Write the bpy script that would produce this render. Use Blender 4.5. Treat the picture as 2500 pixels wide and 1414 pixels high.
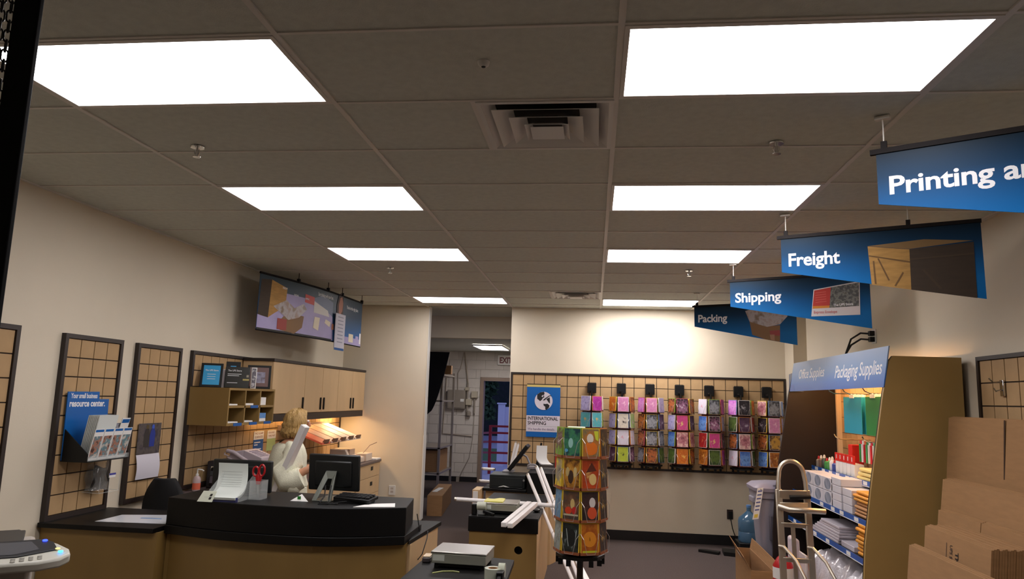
import bpy, bmesh, math, random
from mathutils import Vector, Matrix
PI = math.pi
random.seed(7)
for _o in list(bpy.data.objects):
    bpy.data.objects.remove(_o)
S = bpy.context.scene
COL = S.collection
S.view_settings.view_transform = 'Standard'
S.view_settings.look = 'None'
S.view_settings.gamma = 1.0
S.view_settings.use_curve_mapping = False
S.view_settings.exposure = 0.0

# ------------------------------------------------------------------ camera
FPX, YAW, PITCH, ROLL = 1765.1, -0.115537, 0.148963, 0.029910
_cy, _sy, _cp, _sp = math.cos(YAW), math.sin(YAW), math.cos(PITCH), math.sin(PITCH)
_f = Vector((_sy * _cp, _cy * _cp, _sp)); _r = Vector((_cy, -_sy, 0)); _u = _r.cross(_f)
_r2 = math.cos(ROLL) * _r + math.sin(ROLL) * _u
_u2 = -math.sin(ROLL) * _r + math.cos(ROLL) * _u
cam_d = bpy.data.cameras.new('camera'); cam = bpy.data.objects.new('camera', cam_d); COL.objects.link(cam)
cam_d.sensor_width = 36.0; cam_d.lens = FPX / 2500.0 * 36.0; cam_d.clip_start = 0.05; cam_d.clip_end = 200
_m = Matrix(((_r2.x, _u2.x, -_f.x, 0), (_r2.y, _u2.y, -_f.y, 0), (_r2.z, _u2.z, -_f.z, 1.8), (0, 0, 0, 1)))
cam.matrix_world = _m
S.camera = cam

# ------------------------------------------------------------------ world (dusk sky seen through the back door)
w = bpy.data.worlds.new('dusk_sky'); S.world = w; w.use_nodes = True
_n = w.node_tree.nodes; _l = w.node_tree.links
_bg = _n['Background']; _bg.inputs[0].default_value = (0.30, 0.36, 0.75, 1); _bg.inputs[1].default_value = 0.8

LIGHT_POWER = 11.3      # radiance of the ceiling diffusers
LIGHT_COL = (1.0, 0.955, 0.965)

# ------------------------------------------------------------------ helpers
def lin(c):
    out = []
    for x in c[:3]:
        x = x / 255.0
        out.append(x / 12.92 if x <= 0.04045 else ((x + 0.055) / 1.055) ** 2.4)
    return tuple(out)

MATS = {}
def M(name, rgb, rough=0.6, metal=0.0, var=0.0, scale=6.0, bump=0.0, bscale=None, emit=0.0, spec=0.5, alpha=1.0, trans=0.0, stretch=None, rgb2=None, coat=0.0):
    if name in MATS: return MATS[name]
    m = bpy.data.materials.new(name); m.use_nodes = True
    nt = m.node_tree; N = nt.nodes; L = nt.links
    b = N['Principled BSDF']
    c = lin(rgb)
    b.inputs['Base Color'].default_value = (*c, 1)
    b.inputs['Roughness'].default_value = rough
    b.inputs['Metallic'].default_value = metal
    b.inputs['Specular IOR Level'].default_value = spec
    b.inputs['Coat Weight'].default_value = coat
    if trans: b.inputs['Transmission Weight'].default_value = trans
    if alpha < 1: b.inputs['Alpha'].default_value = alpha
    if emit:
        b.inputs['Emission Color'].default_value = (*c, 1); b.inputs['Emission Strength'].default_value = emit
    if var or bump or rgb2:
        tc = N.new('ShaderNodeTexCoord'); mp = N.new('ShaderNodeMapping')
        L.new(tc.outputs['Object'], mp.inputs[0])
        if stretch: mp.inputs['Scale'].default_value = stretch
        if var or rgb2:
            nz = N.new('ShaderNodeTexNoise'); nz.inputs['Scale'].default_value = scale; nz.inputs['Detail'].default_value = 4
            L.new(mp.outputs[0], nz.inputs['Vector'])
            rp = N.new('ShaderNodeValToRGB')
            rp.color_ramp.elements[0].position = 0.32; rp.color_ramp.elements[1].position = 0.68
            c2 = lin(rgb2) if rgb2 else None
            if c2:
                rp.color_ramp.elements[0].color = (*c, 1); rp.color_ramp.elements[1].color = (*c2, 1)
            else:
                rp.color_ramp.elements[0].color = (*[x * (1 - var) for x in c], 1)
                rp.color_ramp.elements[1].color = (*[min(1, x * (1 + var)) for x in c], 1)
            L.new(nz.outputs['Fac'], rp.inputs[0]); L.new(rp.outputs[0], b.inputs['Base Color'])
        if bump:
            n2 = N.new('ShaderNodeTexNoise'); n2.inputs['Scale'].default_value = bscale or scale * 8; n2.inputs['Detail'].default_value = 3
            L.new(mp.outputs[0], n2.inputs['Vector'])
            bp = N.new('ShaderNodeBump'); bp.inputs['Strength'].default_value = bump; bp.inputs['Distance'].default_value = 0.01
            L.new(n2.outputs['Fac'], bp.inputs['Height']); L.new(bp.outputs[0], b.inputs['Normal'])
    MATS[name] = m
    return m

def MG(name, stops, axis=2, lo=0.0, hi=1.0, rough=0.45, spec=0.5):
    """printed gradient along one local axis (ink on a sign)"""
    if name in MATS: return MATS[name]
    m = bpy.data.materials.new(name); m.use_nodes = True
    N = m.node_tree.nodes; L = m.node_tree.links; b = N['Principled BSDF']
    b.inputs['Roughness'].default_value = rough; b.inputs['Specular IOR Level'].default_value = spec
    tc = N.new('ShaderNodeTexCoord'); sx = N.new('ShaderNodeSeparateXYZ'); L.new(tc.outputs['Object'], sx.inputs[0])
    mr = N.new('ShaderNodeMapRange'); mr.inputs[1].default_value = lo; mr.inputs[2].default_value = hi
    L.new(sx.outputs[axis], mr.inputs[0])
    rp = N.new('ShaderNodeValToRGB'); L.new(mr.outputs[0], rp.inputs[0])
    e = rp.color_ramp.elements
    while len(e) < len(stops): e.new(0.5)
    for k, (p, c) in enumerate(stops):
        e[k].position = p; e[k].color = (*lin(c), 1)
    L.new(rp.outputs[0], b.inputs['Base Color'])
    MATS[name] = m
    return m

def MP(name, cols, scale=30.0, rough=0.35, seed=0.0, motif=None):
    """printed picture: blotches of a few inks"""
    if name in MATS: return MATS[name]
    m = bpy.data.materials.new(name); m.use_nodes = True
    N = m.node_tree.nodes; L = m.node_tree.links; b = N['Principled BSDF']
    b.inputs['Roughness'].default_value = rough
    tc = N.new('ShaderNodeTexCoord'); mp = N.new('ShaderNodeMapping'); L.new(tc.outputs['Object'], mp.inputs[0])
    mp.inputs['Location'].default_value = (seed * 1.37, seed * 2.11, seed * 0.73)
    nz = N.new('ShaderNodeTexNoise'); nz.inputs['Scale'].default_value = scale; nz.inputs['Detail'].default_value = 2.5
    L.new(mp.outputs[0], nz.inputs['Vector'])
    rp = N.new('ShaderNodeValToRGB'); src = nz.outputs['Fac']
    if motif:      # a picture with its subject in the middle
        vd = N.new('ShaderNodeVectorMath'); vd.operation = 'DISTANCE'; L.new(tc.outputs['Object'], vd.inputs[0]); vd.inputs[1].default_value = motif[:3]
        mr = N.new('ShaderNodeMapRange'); mr.inputs[1].default_value = motif[3]; mr.inputs[2].default_value = 0.0; mr.inputs[3].default_value = 0.22; mr.inputs[4].default_value = 0.66
        L.new(vd.outputs['Value'], mr.inputs[0])
        mx = N.new('ShaderNodeMix'); mx.inputs[0].default_value = 0.5; L.new(nz.outputs['Fac'], mx.inputs[2]); L.new(mr.outputs[0], mx.inputs[3]); src = mx.outputs[0]
    L.new(src, rp.inputs[0])
    rp.color_ramp.interpolation = 'EASE'
    e = rp.color_ramp.elements; n = len(cols)
    while len(e) < n: e.new(0.5)
    for k, c in enumerate(cols):
        e[k].position = 0.34 + 0.32 * k / max(1, n - 1); e[k].color = (*lin(c), 1)
    L.new(rp.outputs[0], b.inputs['Base Color'])
    MATS[name] = m
    return m

def wm(o):
    m = o.matrix_basis.copy()
    while o.parent:
        o = o.parent; m = o.matrix_basis @ m
    return m

class MB:
    def __init__(s): s.v = []; s.f = []
    def add(s, vs, fs):
        k = len(s.v); s.v += [Vector(p) for p in vs]; s.f += [[i + k for i in q] for q in fs]; return s
    def box(s, x0, x1, y0, y1, z0, z1):
        return s.add([(x0, y0, z0), (x1, y0, z0), (x1, y1, z0), (x0, y1, z0), (x0, y0, z1), (x1, y0, z1), (x1, y1, z1), (x0, y1, z1)],
                     [(0, 3, 2, 1), (4, 5, 6, 7), (0, 1, 5, 4), (1, 2, 6, 5), (2, 3, 7, 6), (3, 0, 4, 7)])
    def obox(s, c, size, rot=None):
        b = MB().box(-size[0] / 2, size[0] / 2, -size[1] / 2, size[1] / 2, -size[2] / 2, size[2] / 2)
        R = rot.to_4x4() if rot is not None else Matrix()
        return s.add([Vector(c) + (R @ p) for p in b.v], b.f)
    def bar(s, p0, p1, w, h, up=(0, 0, 1)):
        p0 = Vector(p0); p1 = Vector(p1); d = (p1 - p0).normalized(); up = Vector(up)
        if abs(d.dot(up)) > 0.98: up = Vector((0, 1, 0))
        a = d.cross(up).normalized(); b = a.cross(d).normalized()
        o = [(-w / 2, -h / 2), (w / 2, -h / 2), (w / 2, h / 2), (-w / 2, h / 2)]
        vs = [p0 + a * x + b * y for x, y in o] + [p1 + a * x + b * y for x, y in o]
        return s.add(vs, [(0, 3, 2, 1), (4, 5, 6, 7), (0, 1, 5, 4), (1, 2, 6, 5), (2, 3, 7, 6), (3, 0, 4, 7)])
    def cyl(s, p0, p1, r0, r1=None, n=14, caps=True):
        r1 = r0 if r1 is None else r1
        p0 = Vector(p0); p1 = Vector(p1); d = (p1 - p0).normalized()
        a = d.orthogonal().normalized(); b = d.cross(a)
        vs = []
        for p, r in ((p0, r0), (p1, r1)):
            for i in range(n):
                t = 2 * PI * i / n; vs.append(p + a * (r * math.cos(t)) + b * (r * math.sin(t)))
        fs = [(i, (i + 1) % n, n + (i + 1) % n, n + i) for i in range(n)]
        if caps: fs += [tuple(range(n))[::-1], tuple(range(n, 2 * n))]
        return s.add(vs, fs)
    def tube(s, pts, r, n=8, closed=False, rs=None):
        pts = [Vector(p) for p in pts]; m = len(pts); rings = []
        prev = None
        for i, p in enumerate(pts):
            if closed: d = (pts[(i + 1) % m] - pts[i - 1]).normalized()
            else: d = (pts[min(i + 1, m - 1)] - pts[max(i - 1, 0)]).normalized()
            if prev is None: a = d.orthogonal().normalized()
            else:
                a = prev - d * prev.dot(d)
                a = a.normalized() if a.length > 1e-6 else d.orthogonal().normalized()
            prev = a; b = d.cross(a); rr = rs[i] if rs else r
            rings.append([p + a * (rr * math.cos(2 * PI * k / n)) + b * (rr * math.sin(2 * PI * k / n)) for k in range(n)])
        vs = [q for g in rings for q in g]; fs = []
        for i in range(m if closed else m - 1):
            j = (i + 1) % m
            for k in range(n):
                fs.append((i * n + k, i * n + (k + 1) % n, j * n + (k + 1) % n, j * n + k))
        if not closed: fs += [tuple(range(n))[::-1], tuple(range((m - 1) * n, m * n))]
        return s.add(vs, fs)
    def lathe(s, prof, c=(0, 0, 0), n=20, cap=True):
        c = Vector(c); vs = []; m = len(prof)
        for r, z in prof:
            for i in range(n):
                t = 2 * PI * i / n; vs.append(c + Vector((r * math.cos(t), r * math.sin(t), z)))
        fs = [(j * n + i, j * n + (i + 1) % n, (j + 1) * n + (i + 1) % n, (j + 1) * n + i) for j in range(m - 1) for i in range(n)]
        if cap: fs += [tuple(range(n))[::-1], tuple(range((m - 1) * n, m * n))]
        return s.add(vs, fs)
    def ext(s, pts, vec):
        pts = [Vector(p) for p in pts]; vec = Vector(vec); n = len(pts)
        return s.add(pts + [p + vec for p in pts], [tuple(range(n))[::-1], tuple(range(n, 2 * n))] + [(i, (i + 1) % n, n + (i + 1) % n, n + i) for i in range(n)])
    def poly(s, pts): return s.add(pts, [tuple(range(len(pts)))])
    def surf(s, fn, nu, nv):
        vs = [fn(i / nu, j / nv) for j in range(nv + 1) for i in range(nu + 1)]
        return s.add(vs, [(j * (nu + 1) + i, j * (nu + 1) + i + 1, (j + 1) * (nu + 1) + i + 1, (j + 1) * (nu + 1) + i) for j in range(nv) for i in range(nu)])
    def sheet(s, fn, nu, nv, t):
        """surface with thickness t given as a vector or along z"""
        t = Vector(t)
        top = MB().surf(fn, nu, nv); k = len(top.v)
        vs = top.v + [p + t for p in top.v]
        fs = top.f + [[i + k for i in q][::-1] for q in top.f]
        edge = list(range(nu + 1)) + [j * (nu + 1) + nu for j in range(1, nv + 1)] + [nv * (nu + 1) + i for i in range(nu - 1, -1, -1)] + [j * (nu + 1) for j in range(nv - 1, 0, -1)]
        for a, b in zip(edge, edge[1:] + edge[:1]): fs.append((b, a, a + k, b + k))
        return s.add(vs, fs)
    def ell(s, c, r, n=14, m=9):
        c = Vector(c); vs = [c + Vector((0, 0, -r[2]))]
        for j in range(1, m):
            a = -PI / 2 + PI * j / m
            for i in range(n):
                t = 2 * PI * i / n; vs.append(c + Vector((r[0] * math.cos(a) * math.cos(t), r[1] * math.cos(a) * math.sin(t), r[2] * math.sin(a))))
        vs.append(c + Vector((0, 0, r[2]))); fs = []
        for i in range(n): fs.append((0, 1 + (i + 1) % n, 1 + i))
        for j in range(m - 2):
            for i in range(n): fs.append((1 + j * n + i, 1 + j * n + (i + 1) % n, 1 + (j + 1) * n + (i + 1) % n, 1 + (j + 1) * n + i))
        k = 1 + (m - 2) * n
        for i in range(n): fs.append((k + i, k + (i + 1) % n, len(vs) - 1))
        return s.add(vs, fs)
    def mesh(s, name, mat=None, smooth=False, local=None):
        me = bpy.data.meshes.new(name)
        vs = [local @ p for p in s.v] if local is not None else s.v
        me.from_pydata([tuple(p) for p in vs], [], s.f)
        bm = bmesh.new(); bm.from_mesh(me); bmesh.ops.recalc_face_normals(bm, faces=bm.faces[:]); bm.to_mesh(me); bm.free()
        if mat: me.materials.append(mat)
        if smooth:
            for q in me.polygons: q.use_smooth = True
            me.set_sharp_from_angle(angle=math.radians(42))
        return me
    def build(s, name, mat, parent=None, smooth=False, bevel=0.0, bseg=2):
        inv = wm(parent).inverted() if parent is not None else None
        o = bpy.data.objects.new(name, s.mesh(name, mat, smooth or bevel > 0, inv))
        COL.objects.link(o)
        if parent is not None: o.parent = parent
        if bevel:
            md = o.modifiers.new('bevel', 'BEVEL'); md.width = bevel; md.segments = bseg; md.limit_method = 'ANGLE'; md.angle_limit = 0.7
        return o

def tag(o, label, cat, group=None):
    o['label'] = label; o['category'] = cat
    if group: o['group'] = group
    return o
def thing(name, label, cat, loc=(0, 0, 0), rz=0.0, group=None):
    o = bpy.data.objects.new(name, None); COL.objects.link(o); o.empty_display_size = 0.05
    o.location = loc; o.rotation_euler = (0, 0, rz)
    return tag(o, label, cat, group)
def struct(o): o['kind'] = 'structure'; return o
def put(o, loc, rz=0.0, rx=0.0, ry=0.0): o.location = loc; o.rotation_euler = (rx, ry, rz); return o
def inst(name, me, parent, loc):
    """alike piece sharing mesh data; loc in the parent's frame"""
    o = bpy.data.objects.new(name, me); COL.objects.link(o); o.parent = parent; o.location = loc; return o
def copy_tree(o, parent=None):
    c = o.copy(); COL.objects.link(c); c.parent = parent
    for ch in list(o.children): copy_tree(ch, c)
    return c
def frame(origin, xdir, ydir):
    x = Vector(xdir).normalized(); y = Vector(ydir).normalized(); z = x.cross(y)
    m = Matrix((x, y, z)).transposed().to_4x4(); m.translation = Vector(origin); return m
def text(name, s, mat, origin, xdir, ydir, size=0.1, parent=None, width=None, bold=0.0, depth=0.0006, shear=0.0, align='LEFT', height=None):
    cu = bpy.data.curves.new(name, 'FONT'); cu.body = s; cu.size = 1.0; cu.offset = bold; cu.shear = shear; cu.resolution_u = 3
    cu.space_character = 0.97; cu.align_x = align
    ob = bpy.data.objects.new(name, cu)
    me0 = bpy.data.meshes.new_from_object(ob)
    vs = [v.co.copy() for v in me0.vertices]; fs = [list(q.vertices) for q in me0.polygons]
    bpy.data.objects.remove(ob); bpy.data.curves.remove(cu); bpy.data.meshes.remove(me0)
    if not vs: return None
    x0 = min(v.x for v in vs); x1 = max(v.x for v in vs)
    if align == 'LEFT': vs = [v - Vector((x0, 0, 0)) for v in vs]
    sx = width / (x1 - x0) if width else size
    sy = height / 0.72 if height else size
    fr = frame(origin, xdir, ydir)
    mb = MB(); mb.add([fr @ Vector((v.x * sx, v.y * sy, depth)) for v in vs], fs)
    inv = wm(parent).inverted() if parent is not None else None
    me = bpy.data.meshes.new(name); me.from_pydata([tuple(inv @ p if inv else p) for p in mb.v], [], mb.f); me.materials.append(mat)
    o = bpy.data.objects.new(name, me); COL.objects.link(o)
    if parent is not None: o.parent = parent
    return o

# ------------------------------------------------------------------ common materials
m_wall = M('wall_paint', (220, 208, 186), 0.6, var=0.03, scale=1.5, bump=0.05, bscale=90)
m_block = M('block_paint', (214, 206, 198), 0.7, var=0.04, scale=4, bump=0.25, bscale=60)
m_tile = M('ceiling_tile_fibre', (210, 212, 202), 0.9, var=0.05, scale=25, bump=0.25, bscale=160)
m_tbar = M('grid_bar_enamel', (225, 220, 212), 0.45)
m_white = M('white_enamel', (225, 222, 216), 0.4)
m_carpet = M('carpet', (62, 52, 50), 0.95, rgb2=(98, 84, 80), scale=140, bump=0.5, bscale=220)
m_base = M('black_cove_base', (16, 13, 13), 0.5)
m_tan = M('tan_laminate', (140, 111, 60), 0.5, var=0.05, scale=5, stretch=(1, 1, 0.4))
m_tanside = M('maple_laminate', (201, 170, 128), 0.5, var=0.05, scale=5, stretch=(1, 1, 0.3))
m_black = M('black_laminate', (9, 8, 8), 0.5, spec=0.25)
m_blackp = M('black_plastic', (12, 12, 13), 0.45, spec=0.35)
m_kraft = M('kraft_tile', (180, 147, 104), 0.7, var=0.07, scale=7)
m_frame = M('dark_bronze_frame', (44, 34, 30), 0.45)
m_groove = M('groove_brown', (46, 31, 20), 0.8)
m_card = M('corrugated_card', (156, 117, 76), 0.8, var=0.06, scale=9, stretch=(1, 1, 6))
m_steel = M('brushed_steel', (190, 186, 180), 0.32, 0.9, var=0.05, scale=60, stretch=(1, 12, 1))
m_alu = M('aluminium', (205, 196, 180), 0.33, 0.85)
m_chrome = M('chrome', (220, 220, 220), 0.15, 1.0)
m_paper = M('paper', (232, 230, 226), 0.7)
m_tubew = M('tube_white', (236, 232, 230), 0.3)
m_acry = M('clear_acrylic', (225, 230, 228), 0.06, spec=0.6, alpha=0.2)
m_txtw = M('white_ink', (236, 236, 238), 0.5)
m_txtb = M('black_ink', (26, 24, 26), 0.5)
m_blue = M('sign_blue', (0, 94, 170), 0.4)
m_bluel = M('label_blue', (22, 88, 160), 0.4)
m_red = M('red_plastic', (176, 22, 28), 0.3)
m_yel = M('yellow_card', (226, 180, 30), 0.5)
m_wood = M('crate_wood', (176, 132, 66), 0.6, var=0.15, scale=10, stretch=(1, 1, 5))
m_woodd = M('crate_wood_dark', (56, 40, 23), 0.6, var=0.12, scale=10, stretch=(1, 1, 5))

# ================================================================== STRUCTURE
ZC = 3.053                       # ceiling height
XL, XR, YB = -3.56, 2.55, 9.98   # left wall, right wall, back wall
GX = [-2.36 + 1.2192 * k for k in range(-1, 5)]
GY0 = 2.2917; GD = 0.6096

struct(MB().box(-6.0, 2.9, -3.6, 15.9, -0.1, 0.0).build('floor', m_carpet))
struct(MB().box(XL - 0.12, XL, -3.6, 10.12, 0, ZC + 0.15).build('wall_left', m_wall))
struct(MB().box(XR, XR + 0.3, -3.6, 9.08, 0, ZC + 0.15).build('wall_right', m_wall))
struct(MB().box(XR - 0.03, XR + 0.3, 9.56, 10.1, 0, ZC + 0.15).box(XR + 0.2, XR + 0.3, 9.08, 9.56, 0, ZC + 0.15).build('wall_right_end', m_wall))
struct(MB().box(-1.15, XR + 0.3, YB, YB + 0.12, 0, ZC + 0.15).build('wall_back', m_wall))
struct(MB().box(XL - 0.12, -2.335, 10.03, 10.15, 0, ZC + 0.15).build('wall_partition', m_wall))
struct(MB().box(-1.15, -1.03, YB + 0.12, 15.9, 0, ZC + 0.15).build('wall_corridor', m_wall))
struct(MB().box(-5.0, -1.15, 11.21, 11.36, 2.71, ZC + 0.15).build('wall_header', m_wall))
struct(MB().box(-5.1, -5.0, 10.12, 15.9, 0, ZC + 0.15).build('wall_storeroom', m_wall))
struct(MB().box(XL - 0.12, XR + 0.3, -3.72, -3.6, 0, ZC + 0.15).build('wall_front', m_wall))
# outside corner bead of the partition
struct(MB().box(-2.337, -2.329, 10.022, 10.152, 1.25, ZC).box(-2.341, -2.325, 10.018, 10.155, 0.12, 1.25).build('trim_1', m_white))
# cove base
struct(MB().box(-1.15, XR - 0.03, YB - 0.008, YB, 0, 0.125).build('baseboard_back', m_base))
struct(MB().box(XL, -2.325, 10.02, 10.03, 0, 0.105).box(-2.335, -2.325, 10.02, 10.155, 0, 0.105).build('baseboard_partition', m_base))
struct(MB().box(XL, XL + 0.008, -3.6, 10.03, 0, 0.105).build('baseboard_left', m_base))
struct(MB().box(XR - 0.008, XR, -3.6, 9.08, 0, 0.125).build('baseboard_right', m_base))

# ---- ceiling: backing slab, then every lay-in tile and grid bar in view as a piece
ceil = struct(MB().box(XL - 0.1, XR + 0.3, -3.6, YB + 0.1, ZC + 0.03, ZC + 0.12).box(-5.0, -1.15, YB + 0.1, 11.25, ZC + 0.03, ZC + 0.12)
              .box(XL, XR + 0.25, -3.6, GY0 - 3 * GD, ZC, ZC + 0.03).build('ceiling', m_tile))
lights_at = {(1, j) for j in (0, 3, 6, 11)} | {(3, j) for j in (0, 3, 6, 11)}
vents_at = {(2, 1), (2, 10)}
tile_meshes = {}
def tile(x0, x1, y0, y1):
    k = (round(x1 - x0, 3), round(y1 - y0, 3))
    if k not in tile_meshes:
        tile_meshes[k] = MB().box(0, k[0], 0, k[1], 0, 0.014).mesh('ceiling_tile', m_tile)
    inst('ceiling_tile', tile_meshes[k], ceil, (x0, y0, ZC + 0.005))
XG = [XL] + GX[1:] + [XR + 0.2]
for j in range(-3, 13):
    y0 = GY0 + j * GD; y1 = min(y0 + GD, YB)
    for k in range(5 + 1):
        x0, x1 = XG[k], XG[k + 1]
        if (k, j) in lights_at: continue
        if k == 5: x0, x1 = GX[5], XR + 0.01
        if (k, j) in vents_at: x1 = GX[2] + GD
        tile(x0, x1, y0, y1)
for j in range(2):
    for (a, b) in ((-3.56, -2.36), (-2.36, -1.15)):
        tile(a, b, YB + 0.1 + j * 0.57, YB + 0.1 + (j + 1) * 0.57)
m_row = MB().box(0, XR + 0.2 - XL, -0.0075, 0.0075, 0, 0.012).mesh('grid_bar', m_tbar)
m_col = MB().box(-0.0115, 0.0115, 0, 16 * GD, 0, 0.012).mesh('grid_bar', m_tbar)
for j in range(-3, 13): inst('grid_bar', m_row, ceil, (XL, GY0 + j * GD, ZC - 0.0005))
for k in range(1, 6): inst('grid_bar', m_col, ceil, (GX[k], GY0 - 3 * GD, ZC - 0.001))
inst('wall_angle', MB().box(0, 0.02, -3.6, 10.0, 0, 0.01).mesh('wall_angle', m_tbar), ceil, (XL, 0, ZC - 0.003))
inst('wall_angle', MB().box(-0.02, 0.0, -3.6, 9.98, 0, 0.01).mesh('wall_angle', m_tbar), ceil, (XR, 0, ZC - 0.003))
inst('wall_angle', MB().box(-1.15, XR, -0.02, 0, 0, 0.01).mesh('wall_angle', m_tbar), ceil, (0, YB, ZC - 0.003))

# ---- recessed fluorescent troffers
def lens_mat(power):
    nm = 'lit_diffuser_%d' % round(power * 10)
    m = M(nm, (255, 248, 246), 0.5); b_ = m.node_tree.nodes['Principled BSDF']
    b_.inputs['Emission Color'].default_value = (*LIGHT_COL, 1); b_.inputs['Emission Strength'].default_value = power
    return m
def troffer(x0, y0, label, group=None, wx=1.2192, wy=GD, z=ZC, power=LIGHT_POWER):
    t = thing('ceiling_light', label, 'ceiling light', (x0, y0, z), group=group)
    fr = MB()
    e = 0.03
    fr.box(x0 + .012, x0 + wx - .012, y0 + .008, y0 + e, z - .004, z + .025).box(x0 + .012, x0 + wx - .012, y0 + wy - e, y0 + wy - .008, z - .004, z + .025)
    fr.box(x0 + .012, x0 + e, y0 + e, y0 + wy - e, z - .004, z + .025).box(x0 + wx - e, x0 + wx - .012, y0 + e, y0 + wy - e, z - .004, z + .025)
    fr.build('frame', m_tbar, t)
    MB().box(x0 + e, x0 + wx - e, y0 + e, y0 + wy - e, z + .002, z + .008).build('diffuser', lens_mat(power), t)
    return t
dist = {0: 'nearest', 3: 'second nearest', 6: 'third nearest', 11: 'farthest'}
for k, side in ((1, 'left'), (3, 'right')):
    for j in (0, 3, 6, 11):
        troffer(GX[k], GY0 + j * GD, 'bright rectangular ceiling light, %s to the camera in the %s row' % (dist[j], side), 'fluorescent ceiling lights', power=LIGHT_POWER * (2.3 if (k, j) == (3, 11) else 1.0))  # extra power added to the far right fixture for the back wall's bright spot

# ---- supply air diffusers
def vent(x0, y0, label):
    z = ZC; w_ = GD; t = thing('air_diffuser', label, 'air vent', (x0, y0, z), group='ceiling air vents')
    MB().box(x0 + .01, x0 + w_ - .008, y0 + .008, y0 + .028, z - .006, z + .01).box(x0 + .01, x0 + w_ - .008, y0 + w_ - .028, y0 + w_ - .008, z - .006, z + .01)\
        .box(x0 + .01, x0 + .03, y0 + .028, y0 + w_ - .028, z - .006, z + .01).box(x0 + w_ - .028, x0 + w_ - .008, y0 + .028, y0 + w_ - .028, z - .006, z + .01).build('flange', m_white, t)
    cx, cy = x0 + w_ / 2, y0 + w_ / 2
    MB().box(x0 + .03, x0 + w_ - .028, y0 + .028, y0 + w_ - .028, z + .027, z + .0295).build('duct', M('duct_dark', (40, 38, 36), 0.8), t)
    def cone(r0, z0, r1, z1, th=0.003):
        b = MB(); q = lambda r, zz: [Vector((cx + sx * r, cy + sy * r, zz)) for sx, sy in ((-1, -1), (1, -1), (1, 1), (-1, 1))]
        A = q(r0, z0); B = q(r1, z1); C = q(r1 - th, z1 + th); D = q(r0 - th, z0 + th)
        for i in range(4):
            n = (i + 1) % 4
            b.add([A[i], A[n], B[n], B[i]], [(0, 1, 2, 3)]); b.add([D[i], D[n], C[n], C[i]], [(3, 2, 1, 0)])
            b.add([A[i], A[n], D[n], D[i]], [(3, 2, 1, 0)]); b.add([B[i], B[n], C[n], C[i]], [(0, 1, 2, 3)])
        return b
    cone(.28, z - .006, .225, z + .022).build('louver', m_white, t)
    cone(.235, z - .014, .15, z + .02).build('louver', m_white, t)
    cone(.165, z - .022, .095, z + .012).build('louver', m_white, t)
    cone(.1, z - .03, .07, z - .012).build('louver', m_white, t)
    MB().box(cx - .075, cx + .075, cy - .075, cy + .075, z - .034, z - .03).build('centre_plate', m_white, t)
    inst('grid_bar', MB().box(-.012, .012, 0, GD, 0, .012).mesh('grid_bar', m_tbar), ceil, (x0, y0, ZC - .001))
vent(GX[2] + GD, GY0 + GD, 'square white louvred air vent in the ceiling nearest the camera')
vent(GX[2] + GD, GY0 + 10 * GD, 'small-looking square air vent in the ceiling near the back wall')

# ---- sprinkler heads
def sprinkler(x, y, label):
    t = thing('sprinkler_head', label, 'sprinkler', (x, y, ZC), group='ceiling sprinklers')
    MB().lathe([(.034, ZC - .006), (.036, ZC), (.03, ZC + .004)], (x, y, 0), 18).build('escutcheon', m_chrome, t, True)
    MB().cyl((x, y, ZC - .05), (x, y, ZC - .004), .008, n=10).build('body', m_chrome, t, True)
    MB().lathe([(.02, ZC - .056), (.021, ZC - .052), (.006, ZC - .05)], (x, y, 0), 14).build('deflector', m_chrome, t, True)
    MB().tube([(x - .012, y, ZC - .012), (x - .014, y, ZC - .03), (x - .006, y, ZC - .05)], .0025, 5).tube([(x + .012, y, ZC - .012), (x + .014, y, ZC - .03), (x + .006, y, ZC - .05)], .0025, 5).build('yoke', m_chrome, t)
sprinkler(-2.08, 3.43, 'chrome sprinkler head left of the nearest air vent')
sprinkler(.86, 3.46, 'chrome sprinkler head right of the nearest air vent')
sprinkler(-2.04, 6.95, 'chrome sprinkler head over the counter in front of the picture banner')
sprinkler(.89, 6.94, 'chrome sprinkler head beside the Shipping sign')
t = thing('ceiling_sensor', 'small round sensor in the tile before the nearest air vent', 'sensor', (-.43, 2.55, ZC))
MB().lathe([(.012, ZC - .016), (.02, ZC - .01), (.024, ZC + .004)], (-.43, 2.55, 0), 16).build('ring', m_white, t, True)
MB().lathe([(.008, ZC - .018), (.009, ZC - .014)], (-.43, 2.55, 0), 10).build('tip', m_blackp, t)

# ================================================================== STOREROOM BEHIND THE CORRIDOR
YS = 15.7; ZS = 2.785
DX0, DX1, DZ = -2.375, -1.36, 2.15
wsb = struct(MB().box(-5.0, DX0 - .075, YS + .012, YS + .2, 0, ZS + .2).box(DX1 + .075, -1.15, YS + .012, YS + .2, 0, ZS + .2)
             .box(DX0 - .075, DX1 + .075, YS + .012, YS + .2, DZ + .075, ZS + .2).build('wall_storeroom_back', M('mortar', (196, 188, 180), 0.8)))
def blk(x0, x1, z0, z1):
    if x1 - x0 > .03 and z1 - z0 > .03: inst('block', MB().box(0, x1 - x0 - .008, 0, .014, 0, z1 - z0 - .008).mesh('block', m_block), wsb, (x0, YS - .002, z0))
bm_full = MB().box(0, .392, 0, .014, 0, .192).mesh('block', m_block)
for r in range(14):
    z0 = r * .2; z1 = min(z0 + .2, ZS); off = .2 * (r % 2)
    for c in range(9):
        x0 = -3.95 - off + c * .4; x1 = min(x0 + .4, -1.16)
        if z0 < DZ + .075: x1 = min(x1, DX0 - .078)
        if x1 - x0 > .399 and z1 - z0 > .199: inst('block', bm_full, wsb, (x0, YS - .002, z0))
        else: blk(x0, x1, z0, z1)
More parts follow.
